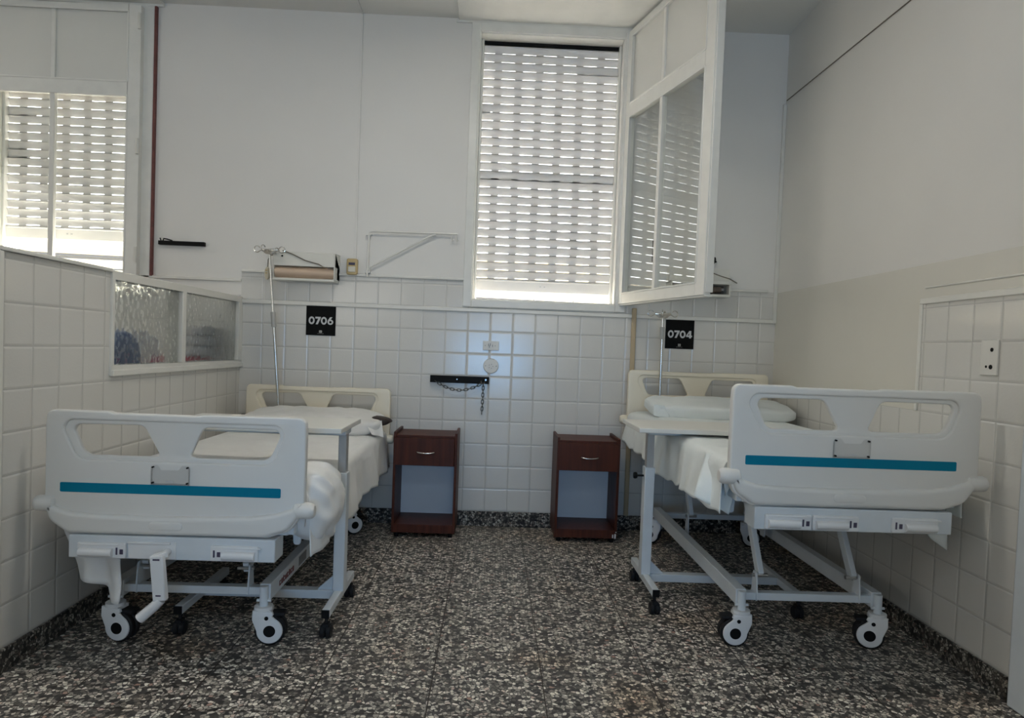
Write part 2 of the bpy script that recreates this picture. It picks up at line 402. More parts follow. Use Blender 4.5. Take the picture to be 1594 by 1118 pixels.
# ------------------------------------------------------------------ room shell
XL, XR, ZC = -1.968, 1.629, 3.38
XF, YR = -6.2, -8.4                          # rest of the ward behind and to the left
W1 = (-3.62, -2.70, 1.50, 3.33)              # left window hole x0 x1 z0 z1
W2 = (-0.452, 0.540, 1.515, 3.31)            # centre window hole
def wall(name, axis, pos, thick, ub, zb, holes, matfun, mats, kind='structure'):
    """wall slab: front face at pos, back at pos+thick; ub/zb break lines; holes (u0,u1,z0,z1)"""
    mb = MB()
    def P(u, z, d): return (u, pos+d, z) if axis == 'X' else (pos+d, u, z)
    def inhole(u, z): return any(h[0]-1e-6 < u < h[1]+1e-6 and h[2]-1e-6 < z < h[3]+1e-6 for h in holes)
    ub = sorted(set(ub)); zb = sorted(set(zb))
    def quad(a, b, c, d, mi): mb.add([a, b, c, d], [(0, 1, 2, 3)], mi)
    for i in range(len(ub)-1):
        for j in range(len(zb)-1):
            u0, u1, z0, z1 = ub[i], ub[i+1], zb[j], zb[j+1]; cu, cz = (u0+u1)/2, (z0+z1)/2
            if inhole(cu, cz): continue
            quad(P(u0,z0,0), P(u1,z0,0), P(u1,z1,0), P(u0,z1,0), matfun(cu, cz))
            quad(P(u0,z0,thick), P(u0,z1,thick), P(u1,z1,thick), P(u1,z0,thick), 0)
            for (du, dz, a, b) in ((-1,0,(u0,z0),(u0,z1)), (1,0,(u1,z1),(u1,z0)), (0,-1,(u1,z0),(u0,z0)), (0,1,(u0,z1),(u1,z1))):
                ii, jj = i+du, j+dz
                out = ii < 0 or ii >= len(ub)-1 or jj < 0 or jj >= len(zb)-1
                if out or inhole((ub[ii]+ub[ii+1])/2, (zb[jj]+zb[jj+1])/2):
                    quad(P(*a,0), P(*b,0), P(*b,thick), P(*a,thick), matfun(cu, cz) if False else 0)
    o = mb.build(name, mats, smooth=0); o['kind'] = kind
    return o
wb = wall('wall_back', 'X', 0.0, 0.25, [XF, W1[0], W1[1], XL, W2[0], W2[1], XR+0.2], [0, 0.10, 1.62, 1.50, W2[2], 1.655, W1[3], W2[3], ZC+0.1],
     [W1, W2], lambda u, z: 1 if z < 1.655 and u > XL-0.001 else (1 if z < 1.5 else 0), ['paint', 'tile_back'])
# right wall: glazed tiles, smooth cream panel near the corner, plain paint above
wall('wall_right', 'Y', XR, 0.2, [YR, -2.2, -1.59, 0.0], [0, 0.0875+6*T, 1.474, 1.65, ZC+0.1], [],
     lambda u, z: 2 if (z < 0.9995 or (u < -1.59 and z < 1.474)) else (1 if z < 1.65 else 0), ['paint', 'cream', 'tile_right'])
# low partition: full height tiles near the camera, glazed strip near the back wall
PT = 0.10
GL = (-1.535, -0.045, 1.045, 1.465)          # glazed opening y0 y1 z0 z1
wall('wall_left', 'Y', XL, -PT, [-2.2, GL[0], -0.0], [0, 1.045, 1.465, 1.478], [(GL[0], 0.0, 1.045, 1.478)],
     lambda u, z: 0, ['tile_left'])
# ward behind the camera and the next bay
wall('wall_far', 'Y', XF, -0.2, [YR, 0.0], [0, ZC+0.1], [], lambda u, z: 0, ['paint'])
RW = [(-3.9, -2.1, 1.15, 3.05), (-0.35, 1.25, 1.15, 3.05)]
wall('wall_rear', 'X', YR, -0.25, [XF, XR+0.2], [0, ZC+0.1], [], lambda u, z: 0, ['paint'])
# unseen low screens, added to keep window light off the low surfaces
for (a, c) in ((XF, -1.0), (0.4, XR)):
    struct(MB().box(a, -5.10, 0, c, -5.0, 1.45).build('light_blocker', 'ivory2', smooth=0))
struct(MB().box(XF-0.2, YR-0.3, -0.12, XR+0.2, 0.25, 0.0).build('floor', 'floor', smooth=0))
struct(MB().box(XF-0.2, YR-0.3, ZC, XR+0.2, 0.25, ZC+0.12).build('ceiling', 'ceil', smooth=0))
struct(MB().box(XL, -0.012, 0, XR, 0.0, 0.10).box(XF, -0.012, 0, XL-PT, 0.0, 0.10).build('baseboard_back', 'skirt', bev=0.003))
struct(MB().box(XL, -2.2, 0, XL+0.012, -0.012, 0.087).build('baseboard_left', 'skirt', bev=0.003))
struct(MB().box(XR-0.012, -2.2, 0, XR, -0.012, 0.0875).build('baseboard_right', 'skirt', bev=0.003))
# trims
t = MB(); t.box(XL, -0.014, 1.444, W2[0]-0.03, 0, 1.470).box(W2[1]+0.06, -0.014, 1.444, XR-0.006, 0, 1.470).box(W2[0]-0.03, -0.014, 1.444, W2[1]+0.06, 0, 1.470)
struct(t.build('trim_1', 'trim', bev=0.004), 'cream rail along the tiles of the back wall under the window', 'trim')
t = MB(); t.box(XL, -0.016, 1.650, W2[0]-0.04, 0, 1.668).box(W2[1]+0.07, -0.016, 1.650, XR-0.06, 0, 1.668)
struct(t.build('trim_2', 'trim', bev=0.005), 'thin cap moulding on the top row of back wall tiles', 'trim')
t = MB(); t.box(XL-PT-1.2, -0.016, 1.585, XL, 0, 1.605)
struct(t.build('trim_3', 'trim', bev=0.005), 'cap moulding in the next bay above the partition', 'trim')
t = MB(); t.box(XR-0.022, -0.02, 1.444, XR, 0, 2.915)
struct(t.build('trim_4', 'trim', bev=0.003), 'white cable duct running up the right corner', 'trim')
t = MB(); t.box(XR-0.008, -2.2, 1.474, XR, -1.575, 1.500).box(XR-0.008, -1.592, 0.9995, XR, -1.572, 1.474).box(XR-0.005, -2.2, 1.542, XR, -1.60, 1.550)
struct(t.build('trim_5', 'trim', bev=0.003), 'enamel edging around the tiles of the right wall', 'trim')
t = MB(); t.box(XR-0.03, -2.34, 0, XR, -2.232, 2.1)
t.box(XR-0.03, -3.34, 0, XR, -3.24, 2.1).box(XR-0.03, -3.34, 2.1, XR, -2.232, 2.2)
dl = MB().box(XR-0.012, -3.24, 0.005, XR, -2.34, 2.1)
for (z0, z1) in ((0.15, 0.95), (1.10, 1.95)): dl.box(XR-0.018, -3.12, z0, XR-0.012, -2.46, z1)
struct(dl.build('door_1', 'frame', bev=0.003), 'closed door in the right wall beyond the pale casing', 'door')
struct(t.build('trim_6', 'steel', bev=0.006), 'pale door casing at the near end of the right wall', 'trim')
t = MB(); t.box(XL-PT-0.012, -2.222, 0, XL+0.014, -2.196, 1.478).box(XL-PT-0.012, -2.222, 1.478, XL+0.014, GL[0], 1.494)
struct(t.build('trim_7', 'trim', bev=0.005), 'edge moulding on end and top of the tiled partition', 'trim')
# boards boxed against the ceiling above the windows
t = MB(); t.box(-0.585, -1.2, ZC-0.016, 0.72, 0, ZC); t.box(-0.60, -0.016, ZC-0.03, 0.72, 0, ZC-0.008)
struct(t.build('trim_8', 'gloss', bev=0.003), 'glossy board fixed to the ceiling above the centre window', 'trim')
t = MB(); t.box(-3.9, -0.75, ZC-0.016, -2.507, 0, ZC); t.box(-3.9, -0.02, ZC-0.03, -2.507, 0, ZC-0.012)
struct(t.build('trim_9', 'gloss', bev=0.003), 'white board on the ceiling above the left window', 'trim')
t = MB(); t.box(-2.562, -0.022, 1.60, -2.548, 0, ZC-0.03)
struct(t.build('trim_10', 'redwood'), 'strip of bare dark red wood beside the left window', 'trim')

# ------------------------------------------------------------------ partition glazing
wg = MB()
yA, yB = GL[0], -0.0
for (y0, y1, z0, z1) in ((yA, yB, 1.025, 1.065), (yA, yB, 1.452, 1.487), (yA, yA+0.022, 1.065, 1.452), (-0.862, -0.818, 1.065, 1.452), (-0.06, yB, 1.065, 1.452)):
    wg.box(XL-PT*0.85, y0, z0, XL+0.012, y1, z1)
wg.box(XL, yA, 1.02, XL+0.022, yB, 1.048)
g = wg.build('window_3', 'trim', bev=0.004); struct(g, 'cream frame of the low glazed partition strip', 'window')
for (y0, y1) in ((yA+0.015, -0.855), (-0.825, -0.05)):
    MB().box(XL-0.014, y0, 1.055, XL-0.008, y1, 1.458).build('pane', 'obscure', g, smooth=0)

# ------------------------------------------------------------------ windows
def casing(name, hole, label, y_in=0.10, wr=0.056):
    x0, x1, z0, z1 = hole; mb = MB()
    w, pr = 0.045, 0.016
    # outer architrave on the wall face
    za, zb, xa, xb = z0-w*0.8, z1+w, x0-w, x1+wr
    for (a, b, c, d) in ((xa, x0+0.012, za, zb), (x1-0.012, xb, za, zb), (x0+0.012, x1-0.012, z1-0.012, zb), (x0+0.012, x1-0.012, za, z0+0.012)):
        mb.box(a, -pr, c, b, -0.0005, d)
    # lining of the opening
    for (a, b, c, d) in ((x0+0.0005, x0+0.02, z0, z1), (x1-0.02, x1-0.0005, z0, z1), (x0+0.02, x1-0.02, z1-0.02, z1-0.0005), (x0+0.02, x1-0.02, z0+0.0005, z0+0.02)):
        mb.box(a, -0.004, c, b, 0.255, d)
    # shutter guides
    for a in (x0+0.0205, x1-0.0375): mb.box(a, y_in-0.02, z0+0.0205, a+0.017, y_in+0.03, z1-0.0205)
    o = mb.build(name, 'frame', bev=0.004); struct(o, label, 'window')
    MB().box(x0+0.0205, y_in+0.006, z1-0.042, x1-0.0205, 0.24, z1-0.0205).build('recess_shade', 'black', o)  # shade of the roller gap, painted as a solid black strip
    return o
def shutter(x0, x1, ztop, zbot, y, label, solidspots=()):
    """roller shutter: slats with light slots between, slats hooked on a narrow ledge"""
    pitch = 0.0563
    root = thing('roller_shutter', label, 'shutter', ((x0+x1)/2, y, zbot))
    mb = MB(); bar_h = 0.085
    prof = [(0.0150, 0.0080), (0.0146, 0.018), (0.0116, 0.034), (0.0062, 0.048), (0.0022, 0.0555)]   # (outwards, up)
    n = int((ztop-zbot-bar_h)/pitch)+1; sp = 0.1405; web = 0.052
    for k in range(n):
        z = zbot+bar_h+k*pitch
        if z > ztop: break
        # ledge with a small lip
        mb.box(x0, y, z-0.0035, x1, y+0.0165, z); mb.box(x0, y, z-0.006, x1, y+0.0025, z)
        vs = []
        for (d, h) in prof: vs += [(x0, y+d, z+h), (x1, y+d, z+h)]
        for (d, h) in reversed(prof): vs += [(x0, y+d+0.0022, z+h), (x1, y+d+0.0022, z+h)]
        m = len(prof)*2; fs = [(2*i, 2*i+1, (2*i+3) % (2*m), (2*i+2) % (2*m)) for i in range(m)]
        fs += [tuple(2*i for i in range(m)), tuple(2*i+1 for i in reversed(range(m)))]
        mb.add(vs, fs)
        # webs between the slots
        xs = x0 + ((k % 2)*0.004)
        a = x0; c = x0+0.09+0.004*math.sin(k*2.1)
        cuts = [(x0, x0+0.018)]
        while c < x1: cuts.append((c, min(c+web, x1))); c += sp
        cuts.append((x1-0.02, x1))
        for (s, e) in solidspots.get(k, []) if isinstance(solidspots, dict) else []: cuts.append((s, e))
        if z+pitch > ztop: cuts.append((x0, x1))
        for (s, e) in cuts: mb.box(s, y+0.0135, z, e, y+0.0170, z+0.0094)
    sl = mb.build('slats', 'shutter', root, smooth=50)
    b = MB().box(x0, y, zbot, x1, y+0.012, zbot+bar_h-0.006).box(x0, y-0.004, zbot+bar_h-0.016, x1, y+0.012, zbot+bar_h-0.006)
    xm = (x0+x1)/2
    b.build('bottom_bar', 'shutter', root, bev=0.002)
    MB().box(xm-0.022, y-0.003, zbot+0.036, xm-0.012, y, zbot+0.042).box(xm+0.006, y-0.003, zbot+0.036, xm+0.016, y, zbot+0.042).build('stop', 'zinc', root)
    return root
def sash_parts(parent, xf, w, z0, z1, zm, th=0.042):
    """frame, two painted panes above, two clear panes below; drawn in local x 0..w, y 0..th"""
    st, mid = 0.055, 0.09
    f = MB()
    f.box(0, 0, z0, st, th, z1, xf=xf).box(w-st*1.5, 0, z0, w, th, z1, xf=xf)
    f.box(st, 0, z0, w-st*1.5, th, z0+0.07, xf=xf).box(st, 0, z1-0.04, w-st*1.5, th, z1, xf=xf)
    f.box(st, 0, zm-mid/2, w-st*1.5, th, zm+mid/2, xf=xf)
    xm = w*0.455
    f.box(xm-0.014, 0.006, zm+mid/2, xm+0.014, th-0.006, z1-0.04, xf=xf); f.box(xm-0.016, 0.004, z0+0.07, xm+0.016, th-0.004, zm-mid/2, xf=xf)
    # thin glazing beads
    for (a, b, c, d) in ((st, w-st*1.5, zm+mid/2, z1-0.04), (st, w-st*1.5, z0+0.07, zm-mid/2)):
        f.box(a, -0.004, c-0.006, b, 0.004, c+0.006, xf=xf).box(a, -0.004, d-0.006, b, 0.004, d+0.006, xf=xf)
        f.box(a-0.006, -0.004, c, a+0.006, 0.004, d, xf=xf).box(b-0.006, -0.004, c, b+0.006, 0.004, d, xf=xf)
    s = f.build('sash', 'frame', parent, bev=0.003)
    for (a, b) in ((st, xm-0.012), (xm+0.012, w-st*1.5)):
        MB().box(a-0.004, th*0.45, zm+mid/2-0.004, b+0.004, th*0.6, z1-0.036, xf=xf).build('painted_pane', 'panelglass', s, smooth=0)
        MB().box(a-0.004, th*0.46, z0+0.066, b+0.004, th*0.56, zm-mid/2+0.004, xf=xf).build('pane', 'clear', s, smooth=0)
    return s
w1 = casing('window_1', W1, 'closed left window seen over the partition', wr=0.135)
w2 = casing('window_2', W2, 'centre window with its glazed sash swung open into the room')
# left sash shut: outer stile on the hinge side at x=-2.63
sash_parts(w1, Matrix.Translation((-3.66, -0.055, 0)) @ Matrix.Identity(4), 1.03, 1.52, 3.335, 2.80)
hm = MB()
for z in (3.23, 2.43, 1.73): hm.cyl((-2.636, -0.062, z-0.05), (-2.636, -0.062, z+0.05), 0.011, 10)
hm.build('hinge', 'lampbox', w1)
# centre sash open by about a quarter turn, hinged on the right jamb
ang = math.radians(16)
dv = Vector((math.sin(ang), -math.cos(ang), 0)); nv = Vector((-math.cos(ang), -math.sin(ang), 0))
XF2 = Matrix(((dv.x, -nv.x, 0, 0.545), (dv.y, -nv.y, 0, -0.012), (0, 0, 1, 0), (0, 0, 0, 1)))
s2 = sash_parts(w2, XF2, 1.015, 1.532, 3.337, 2.808)
h = MB(); h.box(0.366, 0.040, 1.78, 0.392, 0.048, 1.92, xf=XF2); h.box(0.372, 0.048, 1.79, 0.386, 0.072, 1.805, xf=XF2).box(0.372, 0.048, 1.895, 0.386, 0.072, 1.91, xf=XF2).box(0.372, 0.066, 1.79, 0.386, 0.076, 1.91, xf=XF2)
h.build('handle', 'black', s2, bev=0.003)
MB().box(1.015, 0.006, 1.545, 1.027, 0.050, 3.33, xf=XF2).box(0.0, 0.006, 1.522, 1.02, 0.052, 1.533, xf=XF2).build('rebate_strip', 'frame', s2, bev=0.003)
shutter(W2[0]+0.02, W2[1]-0.02, 3.270, 1.60, 0.105, 'light roller shutter lowered behind the centre window, patterned with light slots', {25: [(0.24, 0.50)], 20: [(-0.43, -0.36)], 12: [(-0.43, 0.52)]})
shutter(W1[0]+0.02, W1[1]-0.02, 3.30, 1.83, 0.105, 'roller shutter behind the closed left window, stopped short of the sill', {13: [(-3.59, -3.40)], 9: [(-3.59, -3.48)], 8: [(-3.59, -3.44)]})

# ------------------------------------------------------------------ outside
o = MB().box(-16, 8.0, -5, 10, 8.4, 2.72).build('neighbour_facade', 'facade', smooth=0)
tag(o, 'pale yellow house front across the street, seen below the shutters', 'building', kind='structure')
MB().box(-16, 7.9, 2.72, 10, 8.4, 2.90).box(-16, 7.85, 2.70, 10, 8.0, 2.74).build('cornice', 'cornice', o, smooth=0)
for k, (za, zb, y) in enumerate(((2.66, 2.69, 7.985), (2.62, 2.66, 7.985), (2.70, 2.64, 7.985), (2.40, 2.58, 7.985))):
    pts = [(-13+i*1.0, y, za+(zb-za)*i/20-0.10*math.sin(PI*i/20)) for i in range(21)]
    MB().tube(pts, 0.016, 6).build('street_cable', 'cable', o)['label'] = 'dark sagging cable'
c = MB().tube([(-1.5, 7.5, 2.10), (2.5, 7.5, 2.04)], 0.014, 6)
for x in (-0.9, 0.4, 1.1): c.cyl((x, 7.5, 1.0), (x, 7.5, 2.10), 0.012, 6)
tag(c.build('balcony_rail', 'cable'), 'thin rail across the street, seen under the centre shutter', 'railing')

# ------------------------------------------------------------------ hospital beds
def board(x0, h, y_front, y_back, mats, parent, name, stripe=True):
    """moulded head or foot board, 0.936 wide; bottom at .476+h, top at .923+h"""
    W = 0.936; zb, zt = 0.476+h, 0.924+h
    def at(p): return [(x0+x, zb+z) for x, z in p]
    mb = MB()
    outer = [(0.000, 0.13), (0.012, 0.05), (0.085, 0.0), (W-0.13, 0.003), (W-0.050, 0.03), (W-0.010, 0.09), (W, 0.14), (W, 0.39), (W-0.003, 0.449), (W-0.13, 0.449), (W-0.37, 0.448), (W-0.39, 0.444), (0.24, 0.444), (0.22, 0.450), (0.003, 0.450), (0.0, 0.395)]
    outer = fillet(at(outer), [0.05, 0.06, 0.05, 0.06, 0.06, 0.06, 0.05, 0.01, 0.055, 0.02, 0.02, 0.02, 0.02, 0.02, 0.055, 0.01])
    hl = fillet(at([(0.088, 0.400), (0.345, 0.402), (0.405, 0.295), (0.385, 0.288), (0.135, 0.288)]), [0.022, 0.035, 0.014, 0.014, 0.045])
    hr = fillet(at([(0.560, 0.402), (0.848, 0.400), (0.800, 0.288), (0.535, 0.288), (0.515, 0.295)]), [0.035, 0.022, 0.045, 0.014, 0.014])
    rec = fillet(at([(0.045, 0.417), (0.868, 0.417), (0.815, 0.272), (0.115, 0.272)]), [0.035, 0.035, 0.055, 0.055])
    d = y_back-y_front
    sgn = 1
    mb.plate(outer, [rec], y_front, y_back, 0.0075, 4)
    # recessed web round the two openings
    rec2 = fillet(at([(0.038, 0.425), (0.875, 0.425), (0.822, 0.266), (0.108, 0.266)]), 0.04)
    mb.plate(rec2, [hl, hr], y_front+0.011, y_back-0.004, 0.006, 3)
    # thicker lower lip that sweeps up to the bumpers
    curve = [(0.02, 0.12), (0.05, 0.098), (0.10, 0.083), (0.18, 0.077), (0.40, 0.074), (0.60, 0.078), (0.74, 0.083), (0.83, 0.095), (0.89, 0.115), (0.915, 0.132)]
    low = [(0.008, 0.12), (0.02, 0.055), (0.09, 0.006), (W-0.135, 0.008), (W-0.055, 0.035), (W-0.015, 0.092), (W-0.008, 0.135)]
    low = fillet(at(low), [0.0, 0.06, 0.05, 0.06, 0.06, 0.05, 0.0]) + at(list(reversed(curve)))
    mb.plate(low, [], y_front-0.018, y_front+0.016, 0.016, 5)
    ov = at([(0.385, 0.026), (0.505, 0.026), (0.505, 0.056), (0.385, 0.056)])
    mb.plate(fillet(ov, 0.014), [], y_front-0.0205, y_front-0.012, 0.003, 2)
    o = mb.build(name, mats, parent, smooth=50)
    if stripe:
        st = fillet(at([(0.056, 0.153), (0.850, 0.153), (0.850, 0.188), (0.056, 0.188)]), 0.005)
        MB().plate(st, [], y_front-0.002, y_front+0.006, 0.0006, 1).build('stripe', 'stripe', o)['label'] = 'teal stripe'
        hd = MB(); cx0, cx1, c0, c1 = 0.382, 0.520, 0.190, 0.262
        hd.plate(fillet(at([(cx0, c0), (cx1, c0), (cx1, c1), (cx1-0.025, c1), (cx1-0.038, c1-0.018), (cx0+0.038, c1-0.018), (cx0+0.025, c1), (cx0, c1)]), 0.004), [], y_front-0.009, y_front-0.006, 0.0006, 1)
        hd.box(x0+cx0, y_front-0.006, zb+c0, x0+cx0+0.004, y_front, zb+c1-0.01).box(x0+cx1-0.004, y_front-0.006, zb+c0, x0+cx1, y_front, zb+c1-0.01).box(x0+cx0, y_front-0.006, zb+c0, x0+cx1, y_front, zb+c0+0.003)
        ho = hd.build('card_holder', 'acrylic', o); ho['label'] = 'clear card holder'
        MB().box(x0+(cx0+cx1)/2-0.015, y_front-0.0105, zb+c0+0.010, x0+(cx0+cx1)/2+0.015, y_front-0.0092, zb+c0+0.016).build('tab', 'signwhite', ho)
        for a in (cx0+0.007, cx1-0.007):
            for b in (c0+0.007, c1-0.008): MB().cyl((x0+a, y_front-0.0105, zb+b), (x0+a, y_front, zb+b), 0.0032, 8).build('screw', 'black', ho)
    else:
        for a in (0.23, 0.365, 0.52, 0.65): MB().plate(fillet(at([(a, 0.245), (a+0.022, 0.245), (a+0.022, 0.255), (a, 0.255)]), 0.004), [], y_front-0.002, y_front+0.004, 0.0005, 1).build('slot', 'greysticker', o)
    return o
def caster(x, y, turn, side, parent, rail):
    """twin-disc hospital castor; turn = heading of its axle, side = which way it trails"""
    root = MB()
    xf = Matrix.Translation((x, y, 0)) @ Matrix.Rotation(turn, 4, 'Z')
    ox = 0.030*side; cz = 0.060
    prof = []
    for k in range(22):
        a = PI*0.30+ (2*PI-PI*0.62)*k/21 if side > 0 else PI*0.32+(2*PI-PI*0.62)*k/21
        prof.append((ox+0.050*math.cos(a+ (PI/2 if False else 0)), cz+0.050*math.sin(a)))
    # cover outline: disc below, neck up to the collar
    disc = [(ox+0.050*math.cos(2*PI*k/28), cz+0.050*math.sin(2*PI*k/28)) for k in range(28)]
    if side > 0:
        lower = [(ox+0.050*math.cos(a), cz+0.050*math.sin(a)) for a in [PI*(1.0+1.25*k/20) for k in range(21)]]   # left, bottom, right
        cover = lower + [(0.038, 0.118), (0.044, 0.124), (0.040, 0.136), (-0.036, 0.142), (-0.038, 0.105), (-0.030, 0.085)]
    else:
        lower = [(ox+0.050*math.cos(a), cz+0.050*math.sin(a)) for a in [PI*(0.75+1.25*k/20) for k in range(21)]]
        cover = lower + [(0.030, 0.085), (0.038, 0.105), (0.036, 0.142), (-0.040, 0.136), (-0.044, 0.124), (-0.038, 0.118)]
    body = MB().plate(cover, [], -0.034, -0.018, 0.005, 3, xf=xf)
    body.box(-0.034, -0.030, 0.098, 0.034, 0.030, 0.140, xf=xf)
    body.cyl(xf @ Vector((0, 0, 0.138)), xf @ Vector((0, 0, 0.152)), 0.036, 24)
    h = body.build('castor_housing', 'castor', parent)
    w = MB()
    for (a, b) in ((-0.026, -0.004), (0.004, 0.030)):
        w.lathe([(0.03, a), (0.054, a), (0.0595, a+0.005), (0.0595, b-0.005), (0.054, b), (0.03, b)], (ox, 0, cz), 'Y', 32, xf=xf)
    w.cyl(xf @ Vector((ox, -0.03, cz)), xf @ Vector((ox, 0.03, cz)), 0.012, 12)
    w.build('wheel', 'rubber', h)
    b = MB().lathe([(0.0, -0.0355), (0.0225, -0.0355), (0.0235, -0.033), (0.0235, -0.03)], (ox, 0, cz), 'Y', 24, xf=xf)
    b.lathe([(0.0, -0.0355), (0.008, -0.0355), (0.008, -0.03)], (ox*0.6, 0, 0.112), 'Y', 14, xf=xf)
    b.build('hub_cap', 'black', h)
    p = MB().box(0.03*side, -0.02, 0.112, 0.085*side, 0.03, 0.128, xf=xf)
    p.build('brake_pedal', 'rubber', h, bev=0.005)
    st = MB().cyl((x, y, 0.150), (x, y, rail+0.06), 0.0165, 16)
    st.cyl((x-0.028, y, 0.172), (x+0.028, y, 0.172), 0.006, 8)
    st.build('stem', 'steel', h)
    return h
def bed(label, xc, h, yf, yfront_caster, drops, crank_out, turns, bx):
    b = thing('hospital_bed', label, 'bed', (xc, -1.05, 0), 'hospital beds')
    x0 = xc-0.468
    # boards
    board(x0, h, yf, yf+0.036, 'plastic', b, 'footboard')
    board(x0+0.008, h-0.012, -0.120, -0.084, 'cream_plastic', b, 'headboard', stripe=False)
    # bumpers at the corners
    for (yy, m) in ((yf+0.016, 'plastic'), (-0.105, 'cream_plastic')):
        for s in (-1, 1):
            xe = xc+s*0.468; zz = 0.583+h
            prof = [(0.0, -0.040), (0.020, -0.040), (0.028, -0.034), (0.030, -0.022), (0.030, 0.020), (0.027, 0.030), (0.020, 0.037), (0.0, 0.038)]
            prof = [(r, v*s) for r, v in prof]
            MB().lathe(prof, (xe, yy-0.006, zz), 'X', 24).build('bumper', m, b)
    # crank housing under the footboard
    zc0, zc1 = 0.392+h, 0.476+h; yc = yf-0.012
    box = MB().box(xc-0.372, yc, zc0, xc+0.370, yc+0.10, zc1).build('crank_housing', 'steel', b, bev=0.004)
    for i, (a, e) in enumerate(((-0.335, -0.162), (-0.158, 0.015), (0.140, 0.312))):
        if crank_out and i == 1:
            c = MB().box(xc+a, yc-0.003, zc0+0.004, xc+e, yc+0.002, zc1-0.018)
            c.box(xc+a, yc-0.008, zc1-0.026, xc+e-0.02, yc, zc1-0.018)
            c.build('crank_recess', 'castor', box, bev=0.002)
            k = MB(); zp = zc0+0.034
            k.cyl((xc-0.012, yc+0.01, zp), (xc-0.012, yc-0.040, zp), 0.011, 14)
            k.bar((xc+0.002, yc-0.040, zp+0.003), (xc-0.034, yc-0.066, zp-0.006), 0.024, 0.022)
            k.bar((xc-0.022, yc-0.064, zp+0.004), (xc-0.008, yc-0.062, zp-0.158), 0.046, 0.026, up=(0, -1, 0))
            ko = k.build('crank_handle', 'castor', box, bev=0.004)
            g = MB().tube([(xc-0.008, yc-0.060, zp-0.156), (xc-0.028, yc-0.062, zp-0.178), (xc-0.078, yc-0.066, zp-0.224)], [0.017, 0.018, 0.019], 14)
            g.build('grip', 'castor', ko)
            MB().box(xc-0.032, yc-0.0775, zp-0.012, xc-0.008, yc-0.070, zp-0.006).build('mark', 'decal', ko); MB().box(xc-0.020, yc-0.0765, zp-0.140, xc-0.002, yc-0.070, zp-0.135).build('mark', 'decal', ko)
            continue
        c = MB(); z0 = zc0+0.004; z1 = zc0+0.060
        c.plate(fillet([(xc+a, z0), (xc+e, z0), (xc+e, z1), (xc+a, z1)], 0.006), [], yc-0.010, yc+0.002, 0.003, 2)
        fl = 1 if i < 2 else -1
        ga, gb = (xc+a+0.010, xc+e-0.045) if fl > 0 else (xc+a+0.045, xc+e-0.010)
        c.tube([(ga, yc-0.014, z0+0.022), (gb, yc-0.014, z0+0.022)], 0.0155, 14)
        c.box(min(ga, gb), yc-0.013, z0+0.046, max(ga, gb)+0.02, yc-0.006, z0+0.051)
        co = c.build('folded_crank', 'castor', box, bev=0.001)
        gm = gb+0.010 if fl > 0 else ga-0.034
        MB().box(gm, yc-0.0115, z0+0.014, gm+0.006, yc-0.008, z0+0.040).build('mark', 'decal', co); MB().box(gm+0.014, yc-0.0115, z0+0.016, gm+0.026, yc-0.008, z0+0.034).build('mark', 'decal', co)
    # deck frame
    d = MB(); zt = 0.50+h
    for s in (-1, 1): d.box(xc+s*0.40-0.02, yf+0.05, zt-0.02, xc+s*0.40+0.02, -0.10, zt+0.03)
    for yy in (yf+0.06, -1.35, -0.75, -0.14): d.box(xc-0.40, yy-0.02, zt-0.02, xc+0.40, yy+0.02, zt+0.025)
    d.build('deck_frame', 'steel', b, bev=0.003)
    MB().box(xc-0.42, yf+0.06, zt+0.03, xc+0.42, -0.12, zt+0.042).build('deck_panel', 'steel', b, bev=0.002)
    # small guard bracket under the near corners
    for s in (-1, 1):
        MB().plate(fillet([(xc+s*0.40-0.014, zt-0.09), (xc+s*0.40+0.014, zt-0.09), (xc+s*0.40+0.018, zt), (xc+s*0.40-0.018, zt)], [0.012, 0.012, 0, 0]), [], yf+0.16, yf+0.175, 0.002, 1).build('bracket', 'steel', b)
    # base frame on four castors
    xk, xc = xc, xc+bx
    ya, yb = yfront_caster, -0.30; zr = 0.200
    f = MB()
    for s in (-1, 1): f.box(xc+s*0.29-0.022, ya+0.012, zr-0.032, xc+s*0.29+0.022, yb, zr+0.034)
    f.box(xc-0.27, ya+0.02, zr-0.016, xc+0.27, ya+0.06, zr+0.016).box(xc-0.27, yb-0.09, zr-0.016, xc+0.27, yb-0.05, zr+0.016)
    bf = f.build('base_frame', 'steel', b, bev=0.003)
    if drops == 'low':
        x = xc+0.29+0.0225
        MB().box(x, ya+0.40, zr-0.020, x+0.001, ya+0.52, zr+0.022).build('sticker', 'greysticker', bf)
        tx = MB(); yy = ya+0.12
        for k in range(8):                       # worn red lettering on the rail
            hgt = 0.012+0.005*((k*7) % 3)/2
            tx.box(x, yy, zr-0.012, x+0.0012, yy+0.006, zr-0.012+hgt*1.6); tx.box(x, yy, zr-0.012, x+0.0012, yy+0.018, zr-0.006)
            if k % 2: tx.box(x, yy+0.012, zr-0.012, x+0.0012, yy+0.018, zr+0.010)
            else: tx.box(x, yy, zr+0.004, x+0.0012, yy+0.018, zr+0.009)
            yy += 0.026
        tx.build('lettering', 'redink', bf)
    # lifting arms
    ln = 0.36; zp = 0.285; zq = 0.405+h; dy = math.sqrt(max(0.0, ln*ln-(zq-zp)**2))
